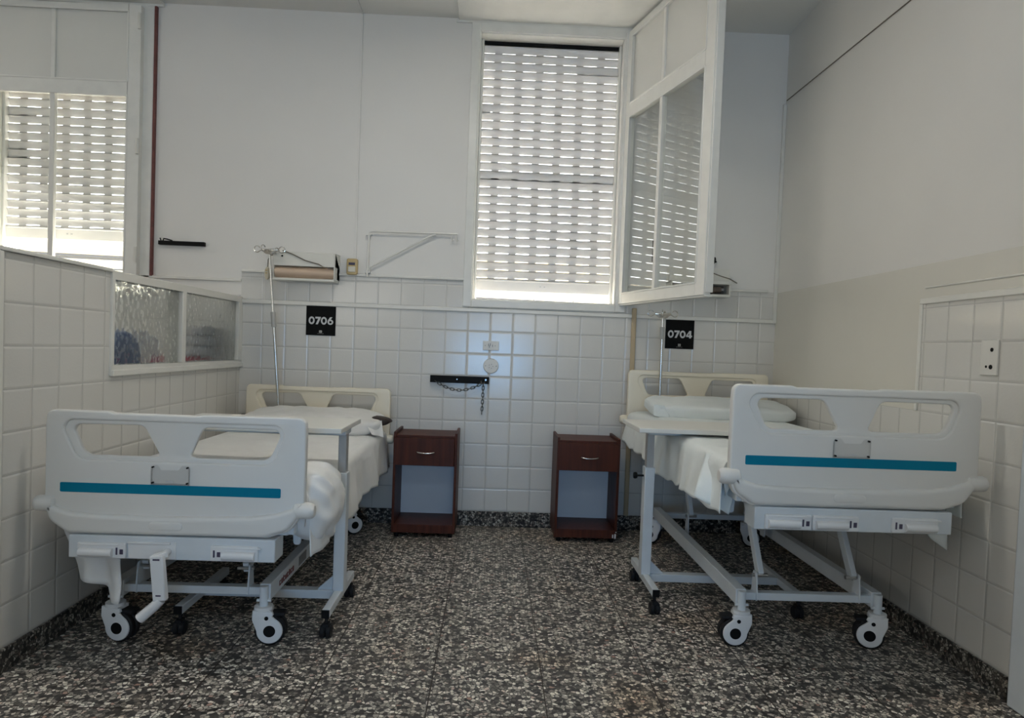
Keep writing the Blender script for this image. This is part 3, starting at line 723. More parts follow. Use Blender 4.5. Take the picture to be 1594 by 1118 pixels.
    for (yp, s2) in ((ya+0.045, 1), (yb-0.07-0.36, 1)):
        for s in (-1, 1):
            xa = xc+s*0.20
            a = MB(); a.bar((xa, yp, zp), (xa, yp+dy*s2, zq), 0.024, 0.042)
            a.box(xa-0.016, yp+dy*s2-0.02, zq-0.01, xa+0.016, yp+dy*s2+0.02, zt)
            ao = a.build('lift_arm', 'steel', b, bev=0.003)
            k = MB().plate(fillet([(yp-0.035, zr-0.018), (yp+0.035, zr-0.018), (yp+0.030, zr+0.02), (yp+0.018, zp+0.018), (yp-0.018, zp+0.018), (yp-0.030, zr+0.02)], 0.010), [], -0.003, 0.003, 0.001, 1,
                           xf=Matrix(((0, 1, 0, xa+0.020*s), (1, 0, 0, 0), (0, 0, 1, 0), (0, 0, 0, 1))))
            k.build('pivot_plate', 'steel', ao)
            MB().cyl((xa-0.032, yp, zp), (xa+0.032, yp, zp), 0.008, 10).build('pivot_bolt', 'zinc', ao)
    for (xx, yy, (tn, sd)) in ((xc-0.29, ya, turns[0]), (xc+0.29, ya, turns[1]), (xc-0.29, yb, turns[2]), (xc+0.29, yb, turns[3])):
        caster(xx, yy, tn, sd, b, zr-0.03)
    return b
XB1, XB2, H2 = -1.4175, 1.079, 0.184
bed('low-set white hospital bed by the glazed partition, one crank swung out', XB1, 0.0, -2.08, -1.88, 'low', True, ((-0.15, 1), (0.10, 1), (0.4, 1), (0.6, 1)), -0.024)
bed('raised white hospital bed by the right wall, all cranks folded', XB2, H2, -2.10, -1.785, 'high', False, ((-0.05, -1), (-0.35, -1), (-0.5, -1), (-0.3, 1)), 0.012)

# ------------------------------------------------------------------ bedding
def sheet_mesh(xc, hw, zt, y0, y1, dl, dr, amp, seed, foot):
    """draped sheet: left hem, left side, top, right side, right hem; dl, dr give the hem height along the bed"""
    mb = MB(); r = 0.045
    secs = []
    def row(y):
        pts = []
        for k in range(16):                                # left side, hem first
            f = k/15; z = dl(y)+(zt-r-dl(y))*f
            pts.append((xc-hw-amp*(1-f)*(0.5+0.5*math.sin(9*y+seed))-0.010*nz(y, z, 0, 7, seed)-0.010*(1-f*0.6)*ridge(y, z*0.25, 0, 8, seed+9), z))
        for k in range(1, 6):
            a = PI-PI/2*k/5; pts.append((xc-hw+r+r*math.cos(a), zt-r+r*math.sin(a)))
        for k in range(1, 60):
            x = xc-hw+r+(2*hw-2*r)*k/60
            pts.append((x, zt+0.007*nz(x, y, 0, 4, seed)+0.004*nz(x, y*2, 0, 11, seed)+0.004*ridge(x, y*0.6, 0, 5, seed+4)+foot(x, y)))
        for k in range(0, 6):
            a = PI/2-PI/2*k/5; pts.append((xc+hw-r+r*math.cos(a), zt-r+r*math.sin(a)))
        for k in range(14, -1, -1):
            f = k/15; z = dr(y)+(zt-r-dr(y))*f
            pts.append((xc+hw+amp*(1-f)*(0.5+0.5*math.sin(11*y+seed*2))+0.010*nz(y, z, 0, 8, seed+3)+0.010*(1-f*0.6)*ridge(y+0.15*z, z*0.25, 0, 8, seed+7), z))
        return pts
    nv = 150; rows = []
    for j in range(nv):
        y = y0+(y1-y0)*j/(nv-1); rows.append([(x, y, z) for x, z in row(y)])
    nu = len(rows[0]); vs = [p for rr in rows for p in rr]
    mb.add(vs, [(j*nu+i, j*nu+i+1, (j+1)*nu+i+1, (j+1)*nu+i) for j in range(nv-1) for i in range(nu-1)])
    # tucked end at the foot
    end = rows[-1]; vs = end + [(p[0]*0.98+xc*0.02, y1-0.010, max(p[2]-0.10, zt-0.16)) for p in end]
    mb.add(vs, [(i, nu+i, nu+i+1, i+1) for i in range(15, nu-16)])
    return mb
def superell(mb, c, rx, ry, rz, e1=0.5, e2=0.45, wr=0.006, seed=0, nu=44, nv=22, tilt=0.0, flat=0.0, crease=0.0):
    def sg(v, e): return math.copysign(abs(v)**e, v)
    def fn(u, v):
        a = 2*PI*u-PI; b = PI*v-PI/2
        x = rx*sg(math.cos(b), e1)*sg(math.cos(a), e2); y = ry*sg(math.cos(b), e1)*sg(math.sin(a), e2); z = rz*sg(math.sin(b), e1)
        w = wr*(nz(x, y, z, 7, seed)+0.6*nz(x, y, z, 17, seed+2)) + crease*(1-2*abs(nz(x+0.6*z, y*1.3+z, z*0.5-x*0.3, 6.5, seed+5))-0.5)
        z2 = z*(1-flat*(x/rx)**2)+tilt*y
        n = Vector((x/rx/rx, y/ry/ry, z/rz/rz)); n = n.normalized() if n.length > 1e-6 else Vector((0, 0, 1))
        return (c[0]+x+n.x*w, c[1]+y+n.y*w, c[2]+z2+n.z*w)
    return mb.grid(fn, nu, nv, closeu=True)
def flap(mb, tl, tr, br, bl, nu=14, nv=12, fold=0.012, freq=3.0, seed=0.0, nrm=(0, -1, 0), sag=0.0):
    """cloth hanging between four corners"""
    tl, tr, br, bl = Vector(tl), Vector(tr), Vector(br), Vector(bl); n = Vector(nrm)
    def fn(u, v):
        p = (tl.lerp(tr, u)).lerp(bl.lerp(br, u), v)
        return p + n*(fold*v*math.sin(freq*2*PI*u+seed)+0.3*fold*nz(u*3, v*3, seed)) + Vector((0, 0, -sag*v*math.sin(PI*u)))
    return mb.grid(fn, nu, nv)
def ridge(x, y, z, s, seed): return 1-2*abs(nz(x, y, z, s, seed))
def sm(a, b, x):
    x = max(0, min(1, (x-a)/(b-a))); return x*x*(3-2*x)

# left bed
mt1 = MB(); superell(mt1, (XB1, -1.06, 0.588), 0.41, 0.90, 0.045, 0.25, 0.2, 0, 0)
tag(mt1.build('mattress', 'mattress'), 'mattress under the white sheet of the low left bed', 'mattress')
s1 = sheet_mesh(XB1, 0.462, 0.648, -0.15, -2.0,
                lambda y: 0.505, lambda y: 0.380+0.030*sm(-0.6, -0.1, y)+0.012*math.sin(6*y)+0.004*math.sin(31*y), 0.030, 1.3,
                lambda x, y: 0.016*math.exp(-((y+1.92)/0.08)**2)-0.030*math.exp(-((y+1.72)/0.10)**2)*sm(-1.5, -1.1, x))
superell(s1, (-0.972, -1.835, 0.565), 0.088, 0.155, 0.145, 0.75, 0.7, 0.010, 4, 90, 60, crease=0.022)
# corner hanging out under the footboard
def drape(u, v):
    zb = 0.350-0.090*sm(0.0, 0.22, u)-0.020*sm(0.3, 0.7, u)-0.052*sm(0.70, 0.84, u)
    z = 0.56+(zb-0.56)*v; x = -1.925+0.285*u+0.040*v*(1-u)-0.018*v*u
    return (x+0.006*math.sin(9*v), -1.93-0.055*u+0.020*v*math.sin(11*u+0.6)+0.012*nz(u*3, v*2, 1.0), z)
s1.grid(drape, 30, 20)
tag(s1.build('bed_sheet', 'sheet', solid=0.004, smooth=70), 'white sheet on the low left bed, bunched and hanging at the foot', 'sheet')
pl = thing('pillow', 'flat white pillow on left bed, brown ticking poking from the open case', 'pillow', (-1.37, -0.33, 0.65))
pm = MB(); superell(pm, (-1.375, -0.335, 0.715), 0.425, 0.185, 0.066, 0.55, 0.35, 0.010, 2, 120, 50, 0.10, 0.25, crease=0.012)
flap(pm, (-1.02, -0.50, 0.715), (-0.945, -0.42, 0.74), (-0.925, -0.44, 0.640), (-0.985, -0.515, 0.665), 10, 8, 0.008, 1.2, 0.2)
po = pm.build('pillow_case', 'case', pl, smooth=70)
im = MB(); superell(im, (-1.362, -0.31, 0.722), 0.468, 0.070, 0.026, 0.5, 0.7, 0.022, 9, 60, 20, 0.10, 0.0)
im.build('ticking', 'vinyl', po, smooth=50)['label'] = 'brown vinyl ticking'
# right bed
mt2 = MB(); superell(mt2, (XB2, -1.06, 0.588+H2-0.012), 0.41, 0.90, 0.045, 0.25, 0.2, 0, 0)
tag(mt2.build('mattress', 'mattress'), 'mattress under the pale sheet of the raised right bed', 'mattress')
s2m = sheet_mesh(XB2, 0.462, 0.648+H2-0.010, -0.15, -2.02,
                 lambda y: 0.600+0.050*sm(-0.5, -0.1, y)-0.014*math.sin(5*y+1)+0.006*math.sin(37*y), lambda y: 0.62, 0.035, 4.1,
                 lambda x, y: 0.020*math.exp(-((y+1.93)/0.10)**2))
flap(s2m, (0.615, -1.80, 0.812), (0.70, -1.99, 0.815), (0.655, -1.975, 0.592), (0.548, -1.90, 0.650), 18, 16, 0.016, 0.6, 1.4, (-0.6, -0.8, 0))
flap(s2m, (1.40, -2.02, 0.72), (1.565, -1.90, 0.74), (1.555, -1.93, 0.470), (1.44, -1.98, 0.545), 14, 12, 0.012, 1.0, 2.0)
tag(s2m.build('bed_sheet', 'sheet_pale', solid=0.004, smooth=70), 'pale sheet on the raised right bed, pointed corner hanging beside footboard', 'sheet')
pr = thing('pillow', 'slab-like pale pillow with crisp edges on the raised right bed', 'pillow', (1.14, -0.36, 0.83))
pm = MB(); superell(pm, (1.142, -0.365, 0.880), 0.445, 0.165, 0.046, 0.38, 0.26, 0.005, 5, 120, 44, 0.16, 0.12, crease=0.008)
flap(pm, (0.70, -0.52, 0.905), (0.76, -0.53, 0.900), (0.80, -0.525, 0.832), (0.705, -0.50, 0.835), 10, 8, 0.010, 1.0, 0.6, (-0.3, -1, 0))
pm.build('pillow_case', 'sheet_pale', pr, smooth=70)

# ------------------------------------------------------------------ overbed tables
def table(label, xpost, yc, xa, xb, xfoot2, zt, zj, post_yw, side):
    """xa..xb table top span; post at xpost; second foot rail at xfoot2; side = +1 when the top runs to +x"""
    r = thing('overbed_table', label, 'table', (xpost, yc, 0), 'overbed tables')
    tp = MB().box(xa, yc-0.205, zt-0.022, xb, yc+0.205, zt).build('table_top', 'laminate', r, bev=0.003)
    MB().box(min(xpost, xpost+side*0.6)-0.02, yc-0.06, zt-0.048, max(xpost, xpost+side*0.6)+0.02, yc+0.06, zt-0.0225).build('support_channel', 'steel', tp, bev=0.006)
    p = MB().box(xpost-0.017, yc-0.024, zj-0.12, xpost+0.017, yc+0.024, zt-0.023).build('inner_post', 'zinc2', r, bev=0.002)
    MB().box(xpost-0.024, yc-0.031, 0.118, xpost+0.024, yc+0.031, zj).build('outer_post', 'steel', r, bev=0.003)
    k = MB().cyl((xpost-0.024, yc, zj-0.045), (xpost-0.055, yc, zj-0.045), 0.005, 8)
    k.lathe([(0.006, -0.055), (0.015, -0.058), (0.017, -0.066), (0.015, -0.074), (0.004, -0.076)], (xpost, yc, zj-0.045), 'X', 12)
    k.build('clamp_knob', 'black', r)
    b = MB().box(min(xpost, xfoot2), yc-0.024, 0.083, max(xpost, xfoot2), yc+0.024, 0.120)
    gx = xpost+side*0.02
    b.add([(gx, yc-0.012, 0.12), (gx+side*0.075, yc-0.012, 0.12), (gx, yc-0.012, 0.19), (gx, yc+0.012, 0.12), (gx+side*0.075, yc+0.012, 0.12), (gx, yc+0.012, 0.19)],
          [(0, 1, 2), (3, 5, 4), (0, 3, 4, 1), (1, 4, 5, 2), (2, 5, 3, 0)])
    b.build('crossbar', 'steel', r, bev=0.002)
    for x in (xpost, xfoot2):
        f = MB().box(x-0.016, yc-0.245, 0.088, x+0.016, yc+0.245, 0.122).build('foot_rail', 'steel', r, bev=0.003)
        MB().box(x-0.0155, yc-0.252, 0.089, x+0.0155, yc-0.244, 0.121).build('end_cap', 'black', f)
        for yy in (yc-0.225, yc+0.225):
            w = MB()
            for o in (-0.012, 0.012):
                w.lathe([(0.0, o-0.010), (0.024, o-0.010), (0.028, o-0.006), (0.028, o+0.006), (0.024, o+0.010), (0.0, o+0.010)], (x, yy, 0.028), 'X', 20)
            w.box(x-0.012, yy-0.018, 0.03, x+0.012, yy+0.018, 0.062).cyl((x, yy, 0.06), (x, yy, 0.09), 0.007, 10)
            w.build('caster', 'rubber', r)
    return r

table('narrow white overbed table across the low left bed', -0.918, -1.59, -1.62, -0.885, -1.508, 0.855, 0.640, 0.06, -1)
table('narrow white overbed table across the raised right bed', 0.512, -1.25, 0.412, 1.13, 1.185, 0.862, 0.650, 0.06, 1)

# ------------------------------------------------------------------ bedside cabinets
def cabinet(label, x0, x1, scuff):
    yf, zb, zt = -0.335, 0.03, 0.662; th = 0.016
    r = thing('bedside_cabinet', label, 'cabinet', ((x0+x1)/2, -0.18, 0), 'bedside cabinets')
    c = MB()
    for (a, b) in ((x0, x0+th), (x1-th, x1)): c.box(a, yf, zb, b, -0.014, zt)
    c.box(x0+th, yf+0.012, 0.628, x1-th, -0.014, 0.644).box(x0+th, yf, zb, x1-th, -0.014, zb+0.052).box(x0+th, yf+0.02, 0.452, x1-th, -0.014, 0.464)
    co = c.build('carcass', 'wood', r, bev=0.0015)
    MB().box(x0+th, -0.026, zb+0.052, x1-th, -0.018, 0.628).build('back_panel', 'backboard', r)['label'] = 'white back panel'
    d = MB().box(x0+0.004, yf-0.014, 0.457, x1-0.018 if not scuff else x1-0.004, yf+0.004, 0.630)
    d.box(x0+0.03, yf, 0.470, x1-0.03, -0.05, 0.60)
    do = d.build('drawer', 'wood', r, bev=0.0015)
    xm = (x0+x1)/2+0.005
    h = MB().tube([(xm+0.054*math.cos(PI*k/12), yf-0.016-0.022*math.sin(PI*k/12)**0.6, 0.546-0.008*math.sin(PI*k/12)) for k in range(13)], [0.003]+[0.0052]*11+[0.003], 10)
    h.build('handle', 'chrome', do)['label'] = 'chrome bow handle'
    for (a, b) in ((x0+0.03, yf+0.03), (x1-0.03, yf+0.03), (x0+0.03, -0.05), (x1-0.03, -0.05)):
        MB().cyl((a, b, 0.0), (a, b, 0.032), 0.014, 12).build('foot', 'black', r)
    if scuff:
        MB().box(x1-0.030, yf-0.001, 0.034, x1-0.022, yf+0.003, 0.056).box(x1-0.016, yf-0.001, 0.031, x1-0.006, yf+0.003, 0.060).box(x1-0.010, yf-0.001, 0.068, x1-0.003, yf+0.003, 0.074).build('chipped_edge', 'signwhite', co)
    return r
cabinet('dark red-brown bedside cabinet beside the low left bed', -0.880, -0.482, False)
cabinet('dark red-brown bedside cabinet with chipped foot beside raised right bed', 0.146, 0.544, True)

# ------------------------------------------------------------------ drip stands
def iv(label, base, top, join0, join1, spread):
    r = thing('iv_pole', label, 'drip stand', base)
    base, top = Vector(base), Vector(top)
    def at(z): f = (z-base.z)/(top.z-base.z); return base.lerp(top, f)
    MB().cyl(base, at(join0), 0.0095, 16).build('lower_tube', 'chrome', r)
    MB().cyl(at(join0), at(top.z-0.012), 0.0065, 14).build('upper_tube', 'chrome', r)
    MB().tube([at(join0-0.01), at(join0), at(join1-0.01), at(join1)], [0.011, 0.0155, 0.0155, 0.011], 16).build('collar', 'greycollar', r)
    hk = MB()
    t = top
    hk.plate(fillet([(t.x-spread*0.62, t.z+0.004), (t.x-0.02, t.z-0.02), (t.x+0.02, t.z-0.022), (t.x+spread*0.62, t.z+0.004), (t.x+spread*0.62, t.z+0.016), (t.x-spread*0.62, t.z+0.012)], 0.006), [], t.y-0.009, t.y+0.009, 0.003, 2)
    def hook(dx, dy):
        n = Vector((dx, dy, 0)); s = n.length; n.normalize(); p0 = t+n*(s*0.55)+Vector((0, 0, 0.008)); pts = [p0]
        for k in range(11):
            a = -PI/2-0.3+ (PI*1.45)*k/10
            pts.append(t+n*(s*0.92+0.020*math.cos(a))+Vector((0, 0, 0.010+0.020*math.sin(a))))
        hk.tube(pts, 0.0032, 8)
    hook(spread, 0); hook(-spread, 0); hook(0.03, spread*0.8); hook(-0.02, -spread*0.8)
    hk.build('hook_bar', 'chrome', r)
    return r

iv('tall leaning chrome drip stand at the head of the low left bed', (-1.625, -0.185, 0.55), (-1.728, -0.185, 1.772), 1.385, 1.300, 0.085)
iv('short chrome drip stand beside the 0704 sign on the right bed', (0.816, -0.185, 0.72), (0.812, -0.185, 1.462), 1.385, 1.315, 0.085)

# ------------------------------------------------------------------ wall fittings
def ring(cx, cz, rx, rz, n=28): return [(cx+rx*math.cos(2*PI*k/n), cz+rz*math.sin(2*PI*k/n)) for k in range(n)]
def digit(mb, ch, x, z, s, y0, y1):
    """bold geometric numerals, height s, starting at x; returns the advance"""
    def P(p): return [(x+a*s, z+b*s) for a, b in p]
    if ch == '0':
        w = 0.80; mb.plate(P(ring(0.40, 0.5, 0.40, 0.515)), [P(ring(0.40, 0.5, 0.185, 0.285))], y0, y1, 0.0002, 0); return 0.86*s
    if ch == '7':
        mb.plate(P([(0.02, 1.0), (0.74, 1.0), (0.74, 0.86), (0.36, 0.0), (0.08, 0.0), (0.41, 0.76), (0.02, 0.76)]), [], y0, y1, 0.0002, 0); return 0.76*s
    if ch == '6':
        out = [(0.40+0.38*math.cos(a), 0.34+0.355*math.sin(a)) for a in [math.radians(150+k*10) for k in range(27)]]
        out = [(0.40+0.38*math.cos(math.radians(a)), 0.34+0.355*math.sin(math.radians(a))) for a in range(160, 160+286, 10)] + [(0.42, 0.69), (0.66, 1.0), (0.36, 1.0), (0.10, 0.63)]
        mb.plate(P(out), [P(ring(0.40, 0.335, 0.165, 0.155, 20))], y0, y1, 0.0002, 0); return 0.80*s
    if ch == '4':
        mb.plate(P([(0.02, 0.17), (0.44, 0.17), (0.44, 0.0), (0.70, 0.0), (0.70, 0.17), (0.83, 0.17), (0.83, 0.38), (0.70, 0.38), (0.70, 1.0), (0.43, 1.0), (0.02, 0.36)]),
                 [P([(0.44, 0.38), (0.44, 0.70), (0.235, 0.38)])], y0, y1, 0.0002, 0); return 0.84*s
def sign(txt, xc, zc, label):
    s = 0.195; r = thing('room_sign', label, 'sign', (xc, -0.004, zc))
    p = MB().box(xc-s/2, -0.006, zc-s/2, xc+s/2, -0.0005, zc+s/2).build('plate', 'sign', r, bev=0.001)
    d = MB(); hgt = 0.050; tw = {'0706': 3.22, '0704': 3.26}[txt]*hgt
    x = xc-tw/2
    for ch in txt: x += digit(d, ch, x, zc-0.024, hgt, -0.0075, -0.0055)
    d.build('number', 'signwhite', r)
    g = MB(); zl = zc-0.080
    g.box(xc-0.009, -0.0072, zl, xc+0.009, -0.0056, zl+0.0155)
    g.build('emblem', 'signgrey2', r)
    gk = MB()
    for a in (-0.0055, -0.0008, 0.004): gk.box(xc+a, -0.0078, zl+0.003, xc+a+0.0018, -0.0071, zl+0.0115)
    gk.build('emblem_bars', 'sign', r)
    q = MB(); xx = xc-0.021
    for w in (0.007, 0.005, 0.010, 0.004, 0.009): q.box(xx, -0.0072, zl-0.007, xx+w, -0.0058, zl-0.0045); xx += w+0.0016
    q.build('small_print', 'signgrey', r)
    return r

sign('0706', -1.4365, 1.346, 'square black number sign reading 0706 above the left headboard')
sign('0704', 0.9775, 1.3465, 'square black number sign reading 0704 above the right headboard')

def lamp(x0, x1, label, open_front):
    r = thing('wall_lamp', label, 'lamp', ((x0+x1)/2, 0, 1.70))
    zt, zb, d = 1.780, 1.600, 0.130
    if not open_front:
        b = MB().box(x0, -d, 1.690, x1, 0, zt).box(x0, -0.075, 1.612, x1, 0, 1.690).box(x0, -d-0.004, 1.596, x1-0.004, 0, 1.612)
        b.box(x1-0.008, -d-0.012, 1.604, x1, 0, zt).box(x0, -d, 1.604, x0+0.006, 0, zt)
        bo = b.build('housing', 'lampbox', r, bev=0.003)
        df = MB()
        df.grid(lambda u, v: (x0+0.008+(x1-x0-0.018)*u, -0.079-0.052*math.sin(PI*(0.10+0.8*v)), 1.614+0.074*v), 2, 12)
        df.box(x0+0.006, -0.080, 1.612, x1-0.008, -0.074, 1.690)
        df.build('diffuser', 'diffuser', r)['label'] = 'yellowed pink diffuser'
        MB().lathe([(0, -0.002), (0.006, -0.002), (0.006, 0.003)], (x0+0.058, -d-0.0005, 1.752), 'Y', 10).build('screw', 'black', bo)
    else:
        b = MB().box(x0, -0.085, 1.700, x1, 0, 1.788).box(x0, -d, 1.682, x1, 0, 1.700).box(x0, -d, 1.600, x1-0.01, 0, 1.616)
        b.box(x1-0.012, -d+0.008, 1.604, x1-0.002, 0, 1.695).box(x0, -d, 1.604, x0+0.010, 0, 1.695)
        b.build('housing', 'lampbox', r, bev=0.002)
        MB().box(x0+0.010, -0.012, 1.616, x1-0.012, -0.002, 1.682).box(x0+0.01, -d+0.01, 1.6165, x1-0.012, -0.002, 1.6185).build('reflector', 'lampdark', r)
        sc = MB().lathe([(0.016, 0.0), (0.021, -0.004), (0.021, -0.044), (0.024, -0.046), (0.024, -0.056), (0.016, -0.058)], (x1-0.050, -0.070, 1.650), 'X', 18)
        so = sc.build('lamp_holder', 'lampdark2', r)
        bl = MB().lathe([(0.013, 0.0), (0.014, -0.012), (0.023, -0.035), (0.0285, -0.058), (0.026, -0.080), (0.016, -0.094), (0.0, -0.098)], (x1-0.106, -0.070, 1.650), 'X', 20)
        bl.build('bulb', 'bulb', so)
    return r

lamp(-1.722, -1.322, 'cream bed lamp with pinkish diffuser on back wall above sign 0706', False)
lamp(0.870, 1.272, 'cream bed lamp missing its cover, bulb bare, above sign 0704', True)
o = MB().tube([(-1.660, -0.136, 1.786), (-1.60, -0.139, 1.766), (-1.515, -0.138, 1.727), (-1.427, -0.138, 1.706), (-1.400, -0.140, 1.690), (-1.330, -0.140, 1.672)], 0.0035, 8).build('lamp_cord', 'cord')
tag(o, 'loose grey cord draped over the front of the left bed lamp', 'cord')
o = MB().tube([(1.06, -0.13, 1.785), (1.092, -0.132, 1.777), (1.138, -0.130, 1.756), (1.20, -0.118, 1.738), (1.266, -0.11, 1.722), (1.318, -0.10, 1.697)], 0.0035, 8).build('lamp_cord', 'cord')
tag(o, 'loose grey cord over the open right bed lamp', 'cord')
r = thing('call_pendant', 'oval yellowed call switch hanging on its cord left of the left bed lamp', 'switch', (-1.79, -0.03, 1.60))
MB().tube([(-1.735, -0.04, 1.768), (-1.768, -0.04, 1.762), (-1.785, -0.035, 1.735), (-1.789, -0.03, 1.70), (-1.789, -0.03, 1.685)], 0.003, 8).build('cord', 'cord', r)
pb = MB().plate([(-1.790+0.0165*math.cos(2*PI*k/24), 1.645+0.042*math.sin(2*PI*k/24)) for k in range(24)], [], -0.042, -0.016, 0.006, 3).build('body', 'ivorydark', r)
MB().box(-1.800, -0.0445, 1.660, -1.784, -0.041, 1.668).box(-1.798, -0.0445, 1.642, -1.786, -0.041, 1.650).build('button', 'bakelite', pb)

r = thing('wall_switch', 'yellowed two-gang wall switch right of the left bed lamp', 'switch', (-1.235, 0, 1.71))
so = MB().plate(fillet([(-1.271, 1.658), (-1.200, 1.658), (-1.200, 1.765), (-1.271, 1.765)], 0.012), [], -0.036, 0.0, 0.006, 3).build('box', 'bakelite', r)
MB().box(-1.256, -0.040, 1.722, -1.215, -0.034, 1.738).build('rocker', 'decal', so)
MB().box(-1.260, -0.041, 1.676, -1.212, -0.034, 1.712).build('socket_block', 'ivory', so, bev=0.003)

r = thing('wall_socket', 'square ivory socket plate on the tiles below the centre window', 'socket', (-0.296, 0, 1.222))
so = MB().box(-0.350, -0.010, 1.191, -0.243, 0, 1.253).build('plate', 'ivory2', r, bev=0.003)
q = MB()
for (a, b) in ((-0.315, 1.228), (-0.309, 1.216), (-0.303, 1.230), (-0.288, 1.222)): q.box(a, -0.0115, b-0.008, a+0.004, -0.0095, b+0.008)
q.lathe([(0, -0.0115), (0.003, -0.0115), (0.003, -0.009)], (-0.335, 0, 1.222), 'Y', 8).lathe([(0, -0.0115), (0.003, -0.0115), (0.003, -0.009)], (-0.268, 0, 1.222), 'Y', 8)
q.build('slots', 'greysticker', so)
r = thing('junction_cover', 'round white junction cover on the tiles below the square socket', 'cover', (-0.292, 0, 1.086))
so = MB().lathe([(0.052, 0.0), (0.052, -0.006), (0.047, -0.011), (0.0, -0.012)], (-0.292, 0, 1.086), 'Y', 36).build('disc', 'ivory2', r)
q = MB()
for k in range(5):
    a = 2*PI*k/5; q.lathe([(0, -0.0132), (0.0028, -0.0132), (0.0028, -0.011)], (-0.292+0.014*math.cos(a), 0, 1.084+0.014*math.sin(a)), 'Y', 8)
for dx in (-0.036, 0.036): q.lathe([(0, -0.0125), (0.0035, -0.0125), (0.0035, -0.010)], (-0.292+dx, 0, 1.086), 'Y', 8)
q.build('holes', 'greysticker', so)

# black bars with chains
def chain(mb, pts, r=0.0026, link=0.030, wid=0.0075):
    # resample and lay alternating oval links
    P = [Vector(p) for p in pts]; seg = [(P[i+1]-P[i]).length for i in range(len(P)-1)]; tot = sum(seg); pitch = link-2.6*r
    n = max(1, int(tot/pitch))
    def at(s):
        for i, l in enumerate(seg):
            if s <= l: return P[i].lerp(P[i+1], s/l)
            s -= l
        return P[-1]
    for k in range(n):
        a, b = at(k*pitch), at(min(tot, k*pitch+pitch)); d = (b-a).normalized(); c = (a+b)/2
        s = Vector((0, -1, 0)); s = (s-d*s.dot(d)).normalized(); w = d.cross(s)
        q = w if k % 2 else s
        loop = [c+d*((link/2-wid)*(1 if math.cos(t) >= 0 else -1)+wid*math.cos(t))+q*(wid*math.sin(t)) for t in [2*PI*(j+0.5)/14 for j in range(14)]]
        mb.tube(loop, r, 6, closed=True)
r = thing('chain_rail', 'black wall bar with looped hanging chain on tiles between the beds', 'wall bar', (-0.498, 0, 0.987))
bo = MB().box(-0.695, -0.030, 0.964, -0.301, -0.002, 1.011).build('bar', 'black', r, bev=0.002)
MB().lathe([(0, -0.033), (0.006, -0.033), (0.007, -0.029)], (-0.323, 0, 0.992), 'Y', 12).lathe([(0, -0.033), (0.004, -0.033), (0.004, -0.029)], (-0.515, 0, 0.990), 'Y', 10).build('bolt', 'zinc', bo)
cm = MB(); pts = []
for k in range(25):
    f = k/24; x = -0.660+(-0.345+0.660)*f; pts.append((x, -0.036, 0.975+(0.970-0.975)*f-0.055*4*f*(1-f)))
chain(cm, pts); chain(cm, [(-0.338, -0.038, 0.972), (-0.340, -0.034, 0.85), (-0.343, -0.030, 0.742)])
cm.tube([(-0.352, -0.034, 0.985), (-0.352, -0.044, 0.972), (-0.340, -0.046, 0.962), (-0.330, -0.040, 0.972), (-0.330, -0.03, 0.985)], 0.004, 8)
cm.build('chain', 'chain', r)
r = thing('chain_rail', 'slim black wall bar high on the left beside the left window', 'wall bar', (-2.357, 0, 1.82))
MB().box(-2.507, -0.030, 1.807, -2.207, -0.002, 1.833).build('bar', 'black', r, bev=0.002)
cm = MB().tube([(-2.489, -0.025, 1.830), (-2.494, -0.03, 1.850)], 0.004, 8).tube([(-2.476, -0.026, 1.832), (-2.470, -0.03, 1.846), (-2.448, -0.03, 1.843), (-2.415, -0.028, 1.834)], 0.0045, 8)
cm.build('strap', 'black', r)
# folding bracket
r = thing('wall_bracket', 'white triangular tube bracket folded against wall left of centre window', 'bracket', (-1.128, 0, 1.80))
MB().tube([(-1.134, -0.03, 1.650), (-1.131, -0.03, 1.78), (-1.129, -0.03, 1.93), (-1.124, -0.03, 1.945), (-1.110, -0.03, 1.950), (-0.83, -0.03, 1.952), (-0.545, -0.03, 1.954)], 0.0065, 10).build('frame_tube', 'trim', r)
MB().tube([(-1.122, -0.03, 1.690), (-1.120, -0.03, 1.712), (-0.712, -0.03, 1.940), (-0.690, -0.03, 1.945)], 0.0065, 10).build('brace', 'trim', r)
q = MB()
for z in (1.928, 1.680): q.box(-1.150, -0.034, z-0.006, -1.115, 0, z+0.006)
q.build('wall_clip', 'trim', r)
q = MB()
for x in (-0.580, -0.548): q.tube([(x, -0.03, 1.954), (x-0.005, -0.03, 1.925), (x, -0.03, 1.908), (x+0.007, -0.03, 1.912), (x+0.008, -0.03, 1.922)], 0.0035, 8)
q.build('hook', 'trim', r)
# surface conduits
o = MB().box(-1.226, -0.010, 1.765, -1.214, 0, ZC).box(-1.226, -1.2, ZC-0.010, -1.214, 0, ZC).build('cable_duct', 'paint', bev=0.002)
tag(o, 'thin painted cable duct from the yellowed switch up to ceiling', 'duct')
o = MB().box(0.645, -0.020, 0.10, 0.677, -0.002, 1.512).build('conduit', 'tanpipe', bev=0.006)
tag(o, 'tan vertical conduit between centre window and right headboard', 'conduit')
o = MB().tube([(XR-0.004, -0.02, 2.938), (XR-0.004, -0.75, 2.928), (XR-0.004, -1.377, 2.918), (XR-0.004, -2.6, 2.90)], 0.0035, 6).build('wall_wire', 'cord')
tag(o, 'thin wire running along the upper right wall from the corner', 'wire')
r = thing('wall_hook', 'small black hook on the wall above the open right bed lamp', 'knob', (1.172, 0, 1.845))
MB().lathe([(0.008, 0.0), (0.008, -0.02), (0.006, -0.022)], (1.165, 0, 1.845), 'Y', 12).build('shaft', 'black', r)
xk = Matrix.Translation((1.178, -0.030, 1.846)) @ Matrix.Rotation(math.radians(50), 4, 'Z') @ Matrix.Rotation(math.radians(20), 4, 'X')
